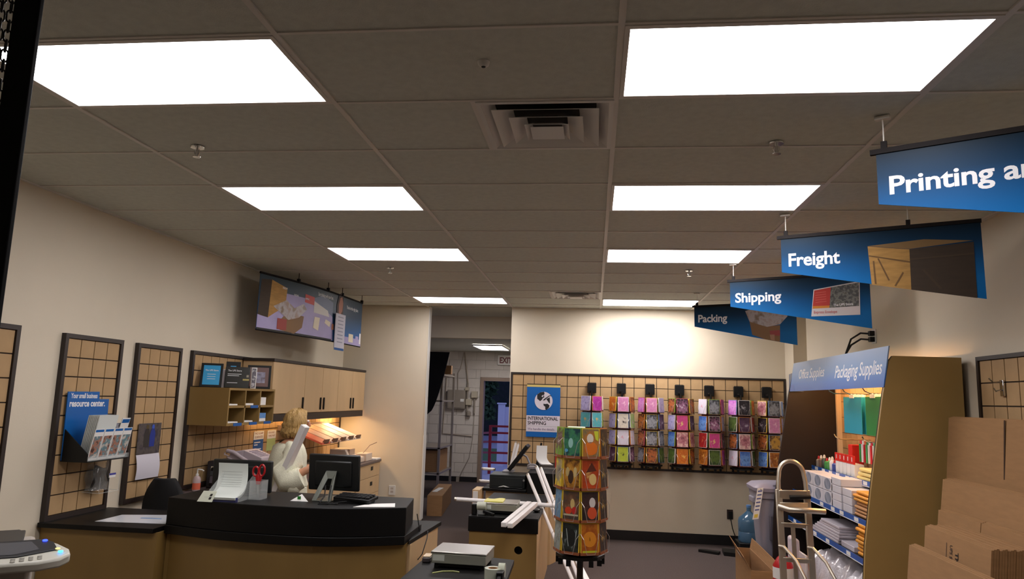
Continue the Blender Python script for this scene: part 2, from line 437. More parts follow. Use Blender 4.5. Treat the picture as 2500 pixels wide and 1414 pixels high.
for c in range(3): blk(DX0 - .075 + c * .4, min(DX0 + .325 + c * .4, -1.16), DZ + .08, 2.4)
struct(MB().box(-5.0, -1.15, 11.36, YS + .1, ZS, ZS + .08).build('ceiling_storeroom', m_tile))
troffer(-2.3, 13.42, 'ceiling light in the storeroom beyond the corridor opening', wx=GD, wy=1.2192, z=ZS - .03)
struct(MB().box(-5.0, DX0 - .075, YS - .016, YS - .003, 0, .105).build('baseboard_storeroom', m_base))
m_dframe = M('door_frame_taupe', (150, 128, 112), 0.55)
struct(MB().box(DX0 - .075, DX0, YS - .03, YS + .2, 0, DZ + .075).box(DX1, DX1 + .075, YS - .03, YS + .2, 0, DZ + .075).box(DX0, DX1, YS - .03, YS + .2, DZ, DZ + .075)
       .box(DX0, DX1, YS - .02, YS + .2, 0, .012).build('door_1', m_dframe))
# exit sign
t = thing('exit_sign', 'white exit sign with dark red letters above the open back door', 'exit sign', (-1.9, YS - .06, 2.5))
MB().box(-2.08, -1.72, YS - .07, YS - .006, 2.5, 2.72).build('housing', m_white, t, bevel=.006)
MB().box(-2.055, -1.745, YS - .075, YS - .068, 2.525, 2.695).build('face', M('sign_face', (222, 214, 205), 0.4), t)
text('lettering', 'EXIT', M('exit_red', (110, 26, 34), 0.5), (-2.035, YS - .076, 2.545), (1, 0, 0), (0, 0, 1), parent=t, width=.27, height=.125, bold=.03)
# electric panel
t = thing('electrical_panel', 'grey metal electrical panel box on the storeroom block wall', 'electrical panel', (-2.95, YS - .1, 1.54))
m_ebox = M('panel_grey', (156, 146, 134), 0.5, 0.2)
MB().box(-3.15, -2.76, YS - .11, YS - .003, 1.54, 1.94).build('body', m_ebox, t, bevel=.005)
MB().box(-3.13, -2.78, YS - .118, YS - .11, 1.56, 1.92).build('door', m_ebox, t, bevel=.003)
MB().box(-2.86, -2.78, YS - .1205, YS - .118, 1.69, 1.75).build('notice', m_paper, t)
t = thing('conduit_boxes', 'cluster of small conduit boxes and pipes beside the grey electrical panel', 'conduit', (-2.65, YS - .1, 1.4))
MB().cyl((-2.72, YS - .05, 1.45), (-2.72, YS - .05, 2.1), .02).build('conduit', m_ebox, t, True)
MB().cyl((-2.56, YS - .05, 1.45), (-2.56, YS - .05, 1.78), .018).build('conduit', m_ebox, t, True)
for (x0, x1, z0, z1) in ((-2.75, -2.62, 1.62, 1.75), (-2.63, -2.5, 1.78, 1.92), (-2.77, -2.69, 1.93, 2.0)):
    MB().box(x0, x1, YS - .1, YS - .003, z0, z1).build('junction_box', M('box_beige', (186, 176, 156), 0.5), t, bevel=.006)
MB().lathe([(.0, 1.38), (.05, 1.4), (.055, 1.47), (.03, 1.5)], (-2.68, YS - .07, 0), 14).build('bell', m_ebox, t, True)
t = thing('storeroom_cable', 'thin cable running down the storeroom wall beside the door', 'cable', (-2.6, YS - .02, .1))
MB().tube([(-2.82, YS - .02, 2.76), (-2.78, YS - .03, 2.5), (-2.72, YS - .04, 2.1)], .014, 6).tube([(-2.84, YS - .02, 2.76), (-2.9, YS - .02, 2.4), (-2.96, YS - .02, 2.3), (-2.94, YS - .02, 1.94)], .006, 5).build('loop', M('wire_beige', (170, 156, 140), .5), t)
MB().tube([(-3.2, YS - .02, 2.3), (-3.24, YS - .02, 1.0), (-2.6, YS - .02, .96)], .011, 6).build('pipe', M('wire_beige', (170, 156, 140), .5), t)
MB().tube([(-2.56, YS - .02, 1.45), (-2.58, YS - .02, .9), (-2.64, YS - .02, .5), (-2.78, YS - .05, .22), (-2.86, YS - .06, .02)], .007, 5).build('lead', m_ebox, t)
MB().box(-2.89, -2.83, YS - .09, YS - .03, .0, .1).build('plug', m_ebox, t)
# wire shelving with a black cloth over its side
t = thing('shelving_rack', 'metal shelving rack with boxes seen past the partition', 'shelving', (-2.9, 13.9, 0))
m_post = M('galvanised', (150, 140, 130), 0.4, 0.6)
for (x, y) in ((-2.78, 13.2), (-2.78, 14.35), (-3.4, 13.2), (-3.4, 14.35)):
    MB().box(x - .02, x + .02, y - .02, y + .02, 0, 2.25).build('post', m_post, t)
for z in (.42, .87, 1.72, 2.2):
    MB().box(-3.42, -2.76, 13.18, 14.37, z - .03, z).build('shelf', m_post, t, bevel=.003)
tag(MB().sheet(lambda u, v: Vector((-3.7 + u * (3.7 - 2.99 + .36 * v ** .55) + .012 * math.sin(11 * u), 13.1 - .03 * math.sin(7 * u + 3 * v), 1.46 + 1.14 * v)), 16, 16, (0, .012, 0)).build('cloth', M('black_cloth', (9, 10, 10), .9), None, True),
    'black cloth draped over the shelving rack behind the partition', 'cloth')
tag(MB().box(-2.76, -2.62, 13.22, 13.34, 2.2, 2.36).build('carton', m_card, None, bevel=.004), 'small brown carton poking out beside the black cloth', 'box')
def carton(x0, x1, y0, y1, z0, z1, label, rz=0.0, name='cardboard_box', tape=True, group=None):
    cx, cy = (x0 + x1) / 2, (y0 + y1) / 2
    t = thing(name, label, 'box', (cx, cy, z0), 0, group)
    MB().box(x0, x1, y0, y1, z0, z1).build('body', m_card, t, bevel=.004)
    MB().box(x0 + .002, x1 - .002, y0 + .002, cy - .002, z1, z1 + .004).build('flap', m_card, t)
    MB().box(x0 + .002, x1 - .002, cy + .002, y1 - .002, z1, z1 + .004).build('flap', m_card, t)
    if tape:
        MB().box(x0 - .0005, x1 + .0005, cy - .025, cy + .025, z1 + .004, z1 + .0048).build('tape', M('parcel_tape', (200, 176, 140), .25), t)
    t.rotation_euler = (0, 0, rz)
    return t
carton(-3.3, -2.82, 13.35, 14.2, .42, .8, 'tall brown carton on the low shelf of the storeroom rack')
carton(-2.56, -2.33, 11.1, 12.6, 0, .3, 'long brown carton on the floor behind the partition', rz=.1)
tag(MB().box(-2.5, -2.42, 11.5, 12.0, .306, .315).build('paper_slip', m_paper), 'white paper lying on the long floor carton', 'paper')

# ---- outside the back door
struct(MB().box(-12, 6, 15.9, 21.5, -.25, -.05).build('ground_porch', M('concrete_blue', (176, 178, 196), .85, var=.05, scale=3)))
struct(MB().box(-14, 8, 21.5, 27, -.3, -.06).build('ground_lawn', M('lawn', (84, 112, 70), .95, rgb2=(60, 90, 52), scale=30)))
struct(MB().box(-16, 10, 27, 60, -.35, -.07).build('ground_road', M('asphalt', (150, 152, 170), .9)))
m_rail = M('maroon_rail', (150, 30, 44), .4)
t = thing('hand_railing', 'maroon metal railing on the porch outside the back door', 'railing', (-2.4, 18, -.05))
for x in (-2.52, -1.2): MB().box(x - .035, x + .035, 17.97, 18.03, -.05, 1.12).build('post', m_rail, t)
for z in (.22, .46, .72, .94, 1.1): MB().box(-2.52, -1.2, 17.98, 18.02, z - .025, z + .025).build('rail', m_rail, t)
MB().box(-3.2, -3.14, 19.1, 19.16, -.05, 1.0).build('post', m_rail, t)
for z in (.22, .46, .72, .94): MB().bar((-2.52, 18.0, z), (-3.17, 19.13, z - .1), .04, .05).build('rail', m_rail, t)
t = thing('vinyl_fence_post', 'white vinyl fence post standing beyond the maroon railing', 'post', (-2.55, 20.2, -.05))
MB().box(-2.62, -2.44, 20.1, 20.28, -.06, 1.62).build('post', M('vinyl_white', (222, 222, 236), .5), t, bevel=.01)
MB().box(-2.65, -2.41, 20.07, 20.31, 1.62, 1.66).build('cap', M('vinyl_white', (222, 222, 236), .5), t, bevel=.01)
MB().box(-2.44, -.6, 20.16, 20.2, .06, 1.55).build('fence_panel', M('vinyl_white', (222, 222, 236), .5), t)
def tree(x, y, h, wd, label, seed):
    rnd = random.Random(seed)
    t = thing('tree', label, 'tree', (x, y, -.07), group='trees outside the back door')
    MB().tube([(x, y, -.07), (x + .1, y, h * .35), (x - .1, y, h * .7)], .2, 8, rs=[.22, .17, .08]).build('trunk', M('bark', (60, 48, 40), .9), t, True)
    b = MB()
    for i in range(2600):
        a = rnd.uniform(0, 2 * PI); rr = wd * math.sqrt(rnd.random()); zz = rnd.uniform(.9, h)
        rr *= math.sin(PI * min(1, max(.18, (zz - .9) / (h - .6)))) ** .6
        c = Vector((x + rr * math.cos(a), y + rr * math.sin(a) * .7, zz)); s_ = rnd.uniform(.1, .2)
        d1 = Vector((rnd.gauss(0, 1), rnd.gauss(0, 1), rnd.gauss(0, 1))).normalized(); d2 = d1.orthogonal().normalized()
        b.add([c - d1 * s_, c + d2 * s_ * .5, c + d1 * s_, c - d2 * s_ * .5], [(0, 1, 2, 3)])
    o = b.build('foliage', M('leaves', (70, 96, 58), .8, rgb2=(36, 60, 38), scale=3), t); o['kind'] = 'stuff'
tree(-4.9, 31, 7, 1.05, 'dark leafy tree behind the lawn, left side of the doorway view', 3)
tree(-2.75, 31, 8, 1.05, 'dark leafy tree behind the lawn, right side of the doorway view', 4)
struct(MB().box(-16, 10, 36, 36.3, -.1, 5.2).build('wall_hedge', M('hedge_dark', (40, 44, 46), .9, rgb2=(28, 40, 34), scale=6)))

# ================================================================== GRID DISPLAY PANELS
PITCH_T = 0.1524
def gridwall(label, org, udir, ndir, width, z0, z1, ncol, nrow, fr=.03, skip=None, depth=.022):
    """framed panel of square kraft tiles with dark grooves; org = start corner on the wall"""
    u = Vector((*udir, 0)); n = Vector((*ndir, 0)); o0 = Vector((*org, 0))
    t = thing('grid_display_panel', label, 'display panel', (*org, z0))
    def quad(b, a0, a1, c0, c1, d0, d1):
        pts = [o0 + u * a + n * d + Vector((0, 0, c)) for d in (d0, d1) for (a, c) in ((a0, c0), (a1, c0), (a1, c1), (a0, c1))]
        return b.add(pts, [(0, 1, 2, 3), (7, 6, 5, 4), (0, 4, 5, 1), (1, 5, 6, 2), (2, 6, 7, 3), (3, 7, 4, 0)])
    quad(MB(), fr * .5, width - fr * .5, z0 + fr * .5, z1 - fr * .5, .001, depth - .006).build('backing', m_groove, t)
    quad(MB(), 0, fr, z0, z1, .001, depth + .012).build('frame_side', m_frame, t)
    quad(MB(), width - fr, width, z0, z1, .001, depth + .012).build('frame_side', m_frame, t)
    quad(MB(), fr, width - fr, z1 - fr, z1, .001, depth + .012).build('frame_top', m_frame, t)
    quad(MB(), fr, width - fr, z0, z0 + fr, .001, depth + .012).build('frame_bottom', m_frame, t)
    tw = (width - 2 * fr) / ncol; th = (z1 - z0 - 2 * fr) / nrow; g = .0085
    b = MB(); quad(b, 0, tw - g, -z0 * 0, th - g, 0, .007)
    me = MB().add([p - o0 for p in b.v], b.f).mesh('grid_tile', m_kraft)
    for r in range(nrow):
        for c in range(ncol):
            if skip and skip(c, r): continue
            inst('grid_tile', me, t, u * (fr + c * tw + g / 2) + n * (depth - .006) + Vector((0, 0, fr + r * th + g / 2)))
    return t
gridwall('framed grid panel at the left edge, cut by the black post', (XL, 3.49), (0, 1), (1, 0), .61, .915, 2.155, 4, 8)
gridwall('framed grid panel holding the blue brochure rack', (XL, 4.49), (0, 1), (1, 0), .61, .915, 2.145, 4, 9)
gridwall('framed grid panel with the photo calendar hanging on it', (XL, 5.285), (0, 1), (1, 0), .61, .915, 2.14, 4, 9)
gridwall('long grid panel behind the wall cabinets and pigeonholes', (XL, 6.07), (0, 1), (1, 0), 3.93, .93, 2.135, 26, 8)
gridwall('wide grid panel on the back wall carrying the card racks', (-1.135, YB), (1, 0), (0, -1), 3.65, .905, 2.155, 24, 8, fr=.024)
gridwall('grid panel on the right wall above the flattened cartons', (XR, 5.13), (0, -1), (-1, 0), 1.22, .93, 2.16, 8, 8, fr=.026)

# ================================================================== WALL CABINETS AND PIGEONHOLES (left wall)
CX0, CX1 = XL + .035, -3.2
t = thing('wall_cabinet', 'row of maple wall cabinets with dark pull handles', 'cabinet', (CX0, 7.0, 1.56))
MB().box(CX0, CX1 - .02, 7.0, 9.97, 1.565, 2.095).build('carcass', m_tanside, t)
MB().box(CX0, CX1 + .006, 6.99, 9.975, 2.095, 2.125).build('top_trim', m_frame, t)
MB().box(CX1 - .03, CX1 - .01, 7.0, 9.97, 1.49, 1.565).box(CX0, CX1 - .03, 7.0, 7.02, 1.49, 1.565).build('light_valance', m_frame, t)
dy = [7.0, 7.66, 8.31, 9.11, 9.97]
dz = [(7.0, 7.655, 'R'), (7.66, 8.305, 'R'), (8.31, 8.86, 'L'), (8.865, 9.42, 'R'), (9.425, 9.965, 'L')]
dz = [(7.0, 7.83, 'R'), (7.835, 8.36, 'R'), (8.365, 8.895, 'L'), (8.9, 9.43, 'R'), (9.435, 9.965, 'L')]
for (a, b, hs) in dz:
    d = MB().box(CX1 - .02, CX1, a + .002, b - .002, 1.572, 2.09).build('door', m_tanside, t, bevel=.002)
    hy = b - .05 if hs == 'R' else a + .05
    MB().box(CX1, CX1 + .018, hy - .008, hy + .008, 1.60, 1.74).build('handle', m_blackp, d, bevel=.003)
# pigeonhole unit
PX1 = -3.16
t = thing('pigeonhole_shelf', 'tan pigeonhole shelf with six open compartments', 'shelf', (CX0, 6.07, 1.485))
MB().box(CX0, PX1, 6.06, 6.08, 1.485, 1.815).build('side_panel', m_tan, t)
MB().box(CX0, PX1, 6.965, 6.985, 1.485, 1.815).build('side_panel', m_tan, t)
for z in (1.485, 1.64, 1.795): MB().box(CX0, PX1, 6.08, 6.965, z, z + .02).build('shelf', m_tan, t)
for y in (6.365, 6.665): MB().box(CX0, PX1, y, y + .018, 1.505, 1.795).build('divider', m_tan, t)
MB().box(CX0, CX0 + .01, 6.08, 6.965, 1.505, 1.795).build('back_panel', m_tan, t)
for (y, z) in ((6.18, 1.485), (6.48, 1.485), (6.78, 1.485), (6.48, 1.64)):
    MB().box(PX1, PX1 + .004, y, y + .15, z - .004, z + .022).build('label_holder', m_bluel, t)
for k, (y, z, h, w_, lab, mt) in enumerate(((6.11, 1.66, .014, .18, 'thin white paper stack in the upper first pigeonhole', m_paper), (6.4, 1.66, .018, .2, 'white paper stack in the upper middle pigeonhole', m_paper),
        (6.69, 1.66, .075, .17, 'white box in the upper last pigeonhole', m_paper), (6.12, 1.505, .012, .2, 'white envelope stack in the lower first pigeonhole', m_paper),
        (6.42, 1.505, .014, .19, 'white envelope stack in the lower middle pigeonhole', m_paper), (6.7, 1.505, .03, .18, 'white form pad in the lower last pigeonhole', m_paper), (6.7, 1.535, .05, .18, 'blue envelope stack in the lower last pigeonhole', M('pale_blue', (96, 146, 205), .5)))):
    tag(MB().box(CX0 + .05, PX1 - .03, y, y + w_, z, z + h).build('paper_stack', mt, None, bevel=.003), lab, 'paper')
# under-cabinet lamp (warm)
t = thing('under_cabinet_lamp', 'warm lamp under the far end of the wall cabinets', 'lamp', (-3.38, 9.6, 1.47))
MB().box(-3.45, -3.3, 9.2, 9.75, 1.535, 1.564).build('housing', m_white, t)
m_warm = M('warm_lens', (255, 210, 150), .5, emit=30.0)
MB().box(-3.44, -3.31, 9.22, 9.73, 1.528, 1.535).build('lens', m_warm, t)

t = thing('under_cabinet_lamp', 'dimmer lamp strip under the nearer wall cabinets', 'lamp', (-3.44, 8.0, 1.47))
MB().box(-3.5, -3.42, 7.2, 8.9, 1.54, 1.564).build('housing', m_white, t)
MB().box(-3.495, -3.425, 7.22, 8.88, 1.534, 1.54).build('lens', M('warm_lens_dim', (255, 205, 140), .5, emit=9.0), t)

# ================================================================== BACK COUNTER (left wall) WITH DRAWERS
t = thing('back_counter', 'back counter along the side wall with maple drawers at its far end', 'counter', (-3.2, 8, 0))
MB().box(XL + .035, -2.9, 6.0, 9.97, .885, .915).build('worktop', M('grey_laminate', (92, 80, 82), .45), t, bevel=.003)
MB().box(XL + .035, -2.94, 6.05, 9.0, .1, .885).build('carcass', m_tanside, t)
MB().box(XL + .035, -2.94, 9.0, 9.97, .05, .885).build('drawer_carcass', m_tanside, t)
for (a, b) in ((.71, .88), (.49, .705), (.27, .485), (.06, .265)):
    d = MB().box(-2.94, -2.92, 9.005, 9.965, a, b).build('drawer', m_tanside, t, bevel=.002)
    MB().box(-2.92, -2.912, 9.56, 9.64, (a + b) / 2 + .0, (a + b) / 2 + .05).build('pull', m_blackp, d, bevel=.002)

# ================================================================== SUPPLIES DISPLAY SHELVING (right wall)
G0, G1 = 5.29, 7.76
prof = [(2.505, 0.0), (2.505, 2.165), (2.06, 2.168), (2.032, 2.13), (1.984, 1.909), (1.929, 1.574), (1.876, 1.245), (1.827, .895), (1.80, .55), (1.79, 0.0)]
g = thing('supplies_display', 'tall supplies display with curved tan end panel and blue header', 'display shelf', (2.3, 6.5, 0))
m_endtan = M('olive_tan_laminate', (172, 140, 82), .5, var=.04, scale=4)
m_dkb = M('dark_brown_laminate', (42, 34, 32), .5, spec=.25)
MB().ext([(x, G0, z) for x, z in prof], (0, .022, 0)).build('end_panel', m_endtan, g)
MB().ext([(x - .001 if x < 2.4 else x, G0 + .022, z) for x, z in prof], (0, .012, 0)).build('end_liner', m_dkb, g)
MB().ext([(x, G1, z) for x, z in prof], (0, .03, 0)).build('far_end_panel', m_dkb, g)
MB().box(2.49, 2.505, G0 + .034, G1, 0, 2.16).build('back_board', m_groove, g)
me = MB().box(0, .006, 0, .147, 0, .147).mesh('grid_tile', m_kraft)
for r in range(6):
    for c in range(16): inst('grid_tile', me, g, Vector((2.484, G0 + .04 + c * .1515, 1.255 + r * .1515)) - g.location)
for y in (G1 - .03, G0 + .06):
    MB().box(2.44, 2.484, y - .018, y + .018, .1, 2.05).build('upright', M('almond_metal', (214, 190, 156), .4), g)
MB().box(1.82, 2.49, G0 + .034, G1, 0, .12).build('kick_base', m_black, g)
m_shelf = M('shelf_black', (24, 22, 24), .4)
m_strip = M('strip_blue', (20, 84, 168), .35)
for (x, z, tags) in ((2.19, 1.215, (.12, .34, .55, .75, 1.0, 1.3, 1.42, 1.72, 1.86)), (2.0, .975, (.1, .5, .9, 1.2, 1.42, 1.75, 2.05)), (1.95, .715, (.2, .55, .85, 1.2, 1.7, 2.1))):
    sh = MB().box(x + .006, 2.484, G0 + .036, G1 - .002, z - .03, z).build('shelf', m_shelf, g)
    MB().box(x, x + .006, G0 + .036, G1 - .002, z - .032, z + .008).build('label_strip', m_strip, sh)
    MB().box(x - .003, x, G0 + .036, G1 - .002, z - .036, z - .031).build('strip_lip', m_paper, sh)
    for a in tags: MB().box(x - .0015, x, G1 - a - .09, G1 - a, z - .026, z + .003).build('price_tag', m_paper, sh)
# header sign, leaning outwards at its foot
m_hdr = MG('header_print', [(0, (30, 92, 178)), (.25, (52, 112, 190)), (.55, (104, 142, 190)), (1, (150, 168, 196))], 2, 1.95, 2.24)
hx = lambda z: 1.988 + (z - 1.95) * .16
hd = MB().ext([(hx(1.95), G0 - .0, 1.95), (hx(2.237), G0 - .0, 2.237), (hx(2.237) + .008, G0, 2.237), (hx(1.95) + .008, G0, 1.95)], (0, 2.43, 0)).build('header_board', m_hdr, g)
MB().ext([(hx(1.95) + .006, G1 - .03, 1.95), (hx(2.15) + .006, G1 - .03, 2.15), (2.13, G1 - .03, 1.95)], (0, .012, 0)).ext([(1.99, G1 - .0, 1.95), (2.03, G1 + .14, 2.13), (2.03, G1 + .0, 2.14)], (.008, 0, 0)).build('header_end', M('navy_board', (16, 44, 92), .4), g)
MB().ext([(hx(1.95) - .001, G1 - .06, 1.952), (hx(2.15) - .001, G1 - .05, 2.12), (hx(1.95) - .001, G1 - .22, 1.952)], (-.0006, 0, 0)).build('header_corner', M('bright_blue', (0, 84, 176), .4), g)
_ud = Vector((.16, 0, 1)).normalized()
text('lettering', 'Office Supplies', m_txtw, (hx(2.075) - .001, 7.46, 2.07), (0, -1, 0), _ud, parent=g, width=.8, height=.095, bold=.01)
text('lettering', 'Packaging Supplies', m_txtw, (hx(2.055) - .001, 6.36, 2.045), (0, -1, 0), _ud, parent=g, width=1.0, height=.108, bold=.01)
MB().cyl((2.2, G0 + .15, 2.02), (2.2, G1 - .15, 2.02), .016, n=10).build('display_lamp', M('display_lamp_warm', (255, 196, 130), .4, emit=44.0), g)
MB().box(2.16, 2.24, G0 + .05, G1 - .05, 2.04, 2.06).build('lamp_batten', m_white, g)
# power lead of the display
t = thing('power_outlet', 'wall outlet with two black leads above the supplies display', 'outlet', (XR, 6.94, 2.4))
MB().box(XR - .008, XR, 6.89, 6.99, 2.39, 2.52).build('cover_plate', m_white, t, bevel=.002)
for k, dzz in enumerate((.02, -.035)):
    MB().box(XR - .05, XR - .008, 6.91, 6.965, 2.44 + dzz, 2.485 + dzz).build('plug', m_blackp, t, bevel=.004)
    MB().tube([(XR - .05, 6.94, 2.46 + dzz), (XR - .1, 7.0, 2.47 + dzz), (XR - .16, 7.08, 2.42 + dzz), (XR - .2, 7.12, 2.3), (XR - .22, 7.13, 2.17)], .009, 7).build('lead', m_blackp, t, True)

# ---- goods on the display
def goods(name, label, cat, mat, x0, x1, y0, y1, z0, z1, bevel=.003, group=None):
    return tag(MB().box(x0, x1, y0, y1, z0, z1).build(name, mat, None, bevel=bevel), label, cat, group)
m_teal = M('teal_folder', (40, 168, 196), .4); m_green = M('green_folder', (44, 138, 66), .4); m_dgreen = M('dark_green_folder', (20, 84, 48), .4)
def folders(y0, y1, n, mats, labs):
    for k in range(n):
        x = 2.22 + k * .03
        t = thing('folder', labs[k], 'folder', (x, y0, 1.58), group='folders hanging on the display')
        MB().sheet(lambda u, v, x=x: Vector((x + .012 * math.sin(PI * u) * (1 - v), y0 + (y1 - y0) * u, 1.585 + .31 * v)), 6, 4, (.004, 0, 0)).build('cover', mats[k], t, True)
        MB().box(x - .004, x + .008, (y0 + y1) / 2 - .05, (y0 + y1) / 2 + .05, 1.885, 1.915).build('hang_tab', m_paper, t)
    hk = thing('peg_hook', 'chrome peg hook carrying the %s' % ('teal folders' if mats[0] is m_teal else 'green folders'), 'hook', (2.484, (y0 + y1) / 2, 1.93), group='display peg hooks')
    MB().tube([(2.484, (y0 + y1) / 2, 1.92), (2.2, (y0 + y1) / 2, 1.92), (2.16, (y0 + y1) / 2, 1.94), (2.145, (y0 + y1) / 2, 1.965)], .005, 6).build('wire', m_chrome, hk, True)
folders(6.4, 6.83, 4, [m_teal] * 4, ['teal folder hanging foremost on the display', 'second teal folder behind the foremost one', 'third teal folder on the display hook', 'rearmost teal folder on the display hook'])
folders(5.98, 6.3, 3, [m_green, m_green, m_dgreen], ['bright green folder hanging beside the teal ones', 'second green folder on the display hook', 'dark green folder hanging behind the bright green'])
for (y, z, lab) in ((7.08, 1.93, 'empty peg hook at the far upright of the display'), (6.95, 1.52, 'empty peg hook low at the far upright'), (6.25, 1.53, 'peg hook over the colourful pens')):
    hk = thing('peg_hook', lab, 'hook', (2.484, y, z), group='display peg hooks')
    MB().tube([(2.484, y, z), (2.22, y, z), (2.18, y, z + .02), (2.165, y, z + .045)], .005, 6).build('wire', m_chrome, hk, True)
rnd = random.Random(11)
pens = [(226, 60, 70), (240, 236, 230), (230, 110, 60), (60, 150, 80), (235, 235, 240), (200, 40, 60), (90, 170, 110), (246, 240, 236)]
for k in range(14):
    y = 6.62 - k * .05; c = pens[k % 8]
    t = thing('pen_pack', '%s hanging pack in the row of pen packs, %s from the far end' % ({0: 'red', 1: 'white', 2: 'orange', 3: 'green', 4: 'white', 5: 'red', 6: 'green', 7: 'white'}[k % 8],
              ['first', 'second', 'third', 'fourth', 'fifth', 'sixth', 'seventh', 'eighth', 'ninth', 'tenth', 'eleventh', 'twelfth', 'thirteenth', 'fourteenth'][k]), 'pens', (2.3, y, 1.35), group='pen packs on the display')
    MB().box(2.28, 2.30, y - .018, y + .018, 1.37, 1.53).build('backing_card', M('pen_%d' % (k % 8), c, .3), t)
    MB().cyl((2.274, y, 1.35), (2.274, y, 1.5), .009, n=8).build('pen', M('pen_%d' % ((k + 3) % 8), pens[(k + 3) % 8], .3), t, True)
# top shelf: little bottles, red packs, envelopes
for k, (y, c, nm) in enumerate(((7.68, (150, 140, 130), 'grey'), (7.6, (120, 100, 90), 'brown'), (7.5, (60, 70, 60), 'dark'), (7.42, (70, 150, 80), 'green'), (7.34, (90, 160, 90), 'pale green'), (7.26, (220, 220, 225), 'white'), (7.19, (70, 90, 170), 'blue'))):
    t = thing('glue_bottle', '%s small bottle on the top display shelf' % nm, 'bottle', (2.24, y, 1.215), group='small bottles on the display')
    h = .09 + .012 * (k % 3)
    MB().lathe([(.026, 1.215), (.027, 1.22), (.027, 1.215 + h * .7), (.012, 1.215 + h * .85)], (2.24, y, 0), 12).build('body', M('btl_%d' % k, c, .3), t, True)
    MB().lathe([(.013, 1.215 + h * .85), (.012, 1.215 + h), (.006, 1.215 + h + .015)], (2.24, y, 0), 10).build('cap', m_red if k % 3 == 0 else m_paper, t, True)
for k in range(5):
    y = 7.1 - k * .1; od = ['farthest', 'second', 'middle', 'fourth', 'nearest'][k]
    t = thing('tape_pack', 'red and white pack, %s of the five red packs' % od, 'package', (2.25, y - .045, 1.215), group='red packs on the top display shelf')
    MB().box(2.215, 2.3, y - .09, y - .004, 1.215, 1.325).build('pouch', m_paper, t, bevel=.006)
    MB().box(2.212, 2.225, y - .092, y - .002, 1.325, 1.395).build('header_card', M('red_card', (222, 44, 36), .4), t)
    MB().box(2.2115, 2.212, y - .055, y - .04, 1.345, 1.38).build('logo', m_paper, t)
goods('box', 'red box standing behind the red packs', 'box', M('red_card', (222, 44, 36), .4), 2.34, 2.44, 7.02, 7.12, 1.215, 1.47)
for k in range(3): goods('envelope', '%s padded yellow envelope on the top display shelf' % ['lowest', 'middle', 'uppermost'][k], 'envelope', M('pale_yellow', (240, 214, 130), .5), 2.2, 2.44, 5.75 + .02 * k, 6.52 - .03 * k, 1.215 + .035 * k, 1.245 + .035 * k, .012, 'padded envelopes on the top shelf')
goods('card_box', 'cream box between red packs and envelopes on the top shelf', 'box', M('cream_box', (228, 216, 190), .5), 2.2, 2.4, 5.36, 5.7, 1.215, 1.31)
# second shelf: printed paper boxes, white cartons, orange mailers
m_prt = MP('paper_box_print', [(160, 166, 182), (128, 136, 152), (70, 92, 112)], 9.0)
for k in range(3):
    for l in range(2):
        y1 = 7.4 - k * .28; z0 = .975 + l * .115
        t = thing('paper_ream_box', '%s copy paper box with a printed ellipse, %s of three' % (['lower', 'upper'][l], ['farthest', 'middle', 'nearest'][k]), 'paper box', (2.1, y1 - .13, z0), group='copy paper boxes on the middle shelf')
        MB().box(2.02, 2.4, y1 - .265, y1, z0, z0 + .11).build('body', M('ream_white', (214, 210, 216), .5), t, bevel=.003)
        MB().ext([(2.0195, y1 - .135 + .085 * math.cos(a * PI / 9), z0 + .056 + .048 * math.sin(a * PI / 9)) for a in range(18)], (-.0008, 0, 0)).build('ellipse_print', m_prt, t)
for l in range(4): goods('white_carton', 'flat white carton, %s in the far white stack of the middle shelf' % ['bottom', 'second', 'third', 'top'][l], 'box', M('ream_white', (214, 210, 216), .5), 2.02, 2.42, 6.36, 6.6, .975 + l * .062, 1.034 + l * .062, .003, 'white cartons on the middle shelf')
for l in range(3): goods('white_carton', 'flat white carton, %s in the near white stack of the middle shelf' % ['bottom', 'middle', 'top'][l], 'box', M('ream_white', (214, 210, 216), .5), 2.03, 2.42, 6.14, 6.35, .975 + l * .062, 1.034 + l * .062, .003, 'white cartons on the middle shelf')
m_orange = M('kraft_mailer', (222, 150, 38), .5, var=.06, scale=20)
for l in range(7): goods('padded_mailer', 'orange padded mailer, layer %s of the middle shelf pile' % ['one', 'two', 'three', 'four', 'five', 'six', 'seven'][l], 'mailer', m_orange if l > 3 else M('kraft_mailer_b', (190, 136, 84), .6), 2.03 + rnd.uniform(0, .02), 2.42, 5.5 + rnd.uniform(0, .03), 6.1 + rnd.uniform(-.03, .03), .976 + l * .028, 1.0 + l * .028, .01, 'orange mailers on the middle shelf')
# third shelf: white stacks and kraft mailers
for l in range(6): goods('paper_pack', 'white paper pack, layer %s of the lower shelf stack' % ['one', 'two', 'three', 'four', 'five', 'six'][l], 'paper', M('ream_grey', (196, 188, 196), .5), 1.97 + rnd.uniform(0, .02), 2.42, 6.3 + rnd.uniform(0, .04), 7.05 - .05 * l, .716 + l * .022, .736 + l * .022, .004, 'white paper packs on the lower shelf')
goods('paper_pack', 'thin white paper pack lying apart on the lower shelf', 'paper', M('ream_grey', (196, 188, 196), .5), 1.98, 2.4, 5.98, 6.27, .716, .755)
for l in range(8): goods('padded_mailer', 'golden padded mailer, layer %s of the lower shelf pile' % ['one', 'two', 'three', 'four', 'five', 'six', 'seven', 'eight'][l], 'mailer', m_orange, 1.97 + rnd.uniform(0, .02), 2.42, 5.42 + rnd.uniform(0, .03), 5.93 + rnd.uniform(-.02, .02), .716 + l * .029, .742 + l * .029, .011, 'golden mailers on the lower shelf')
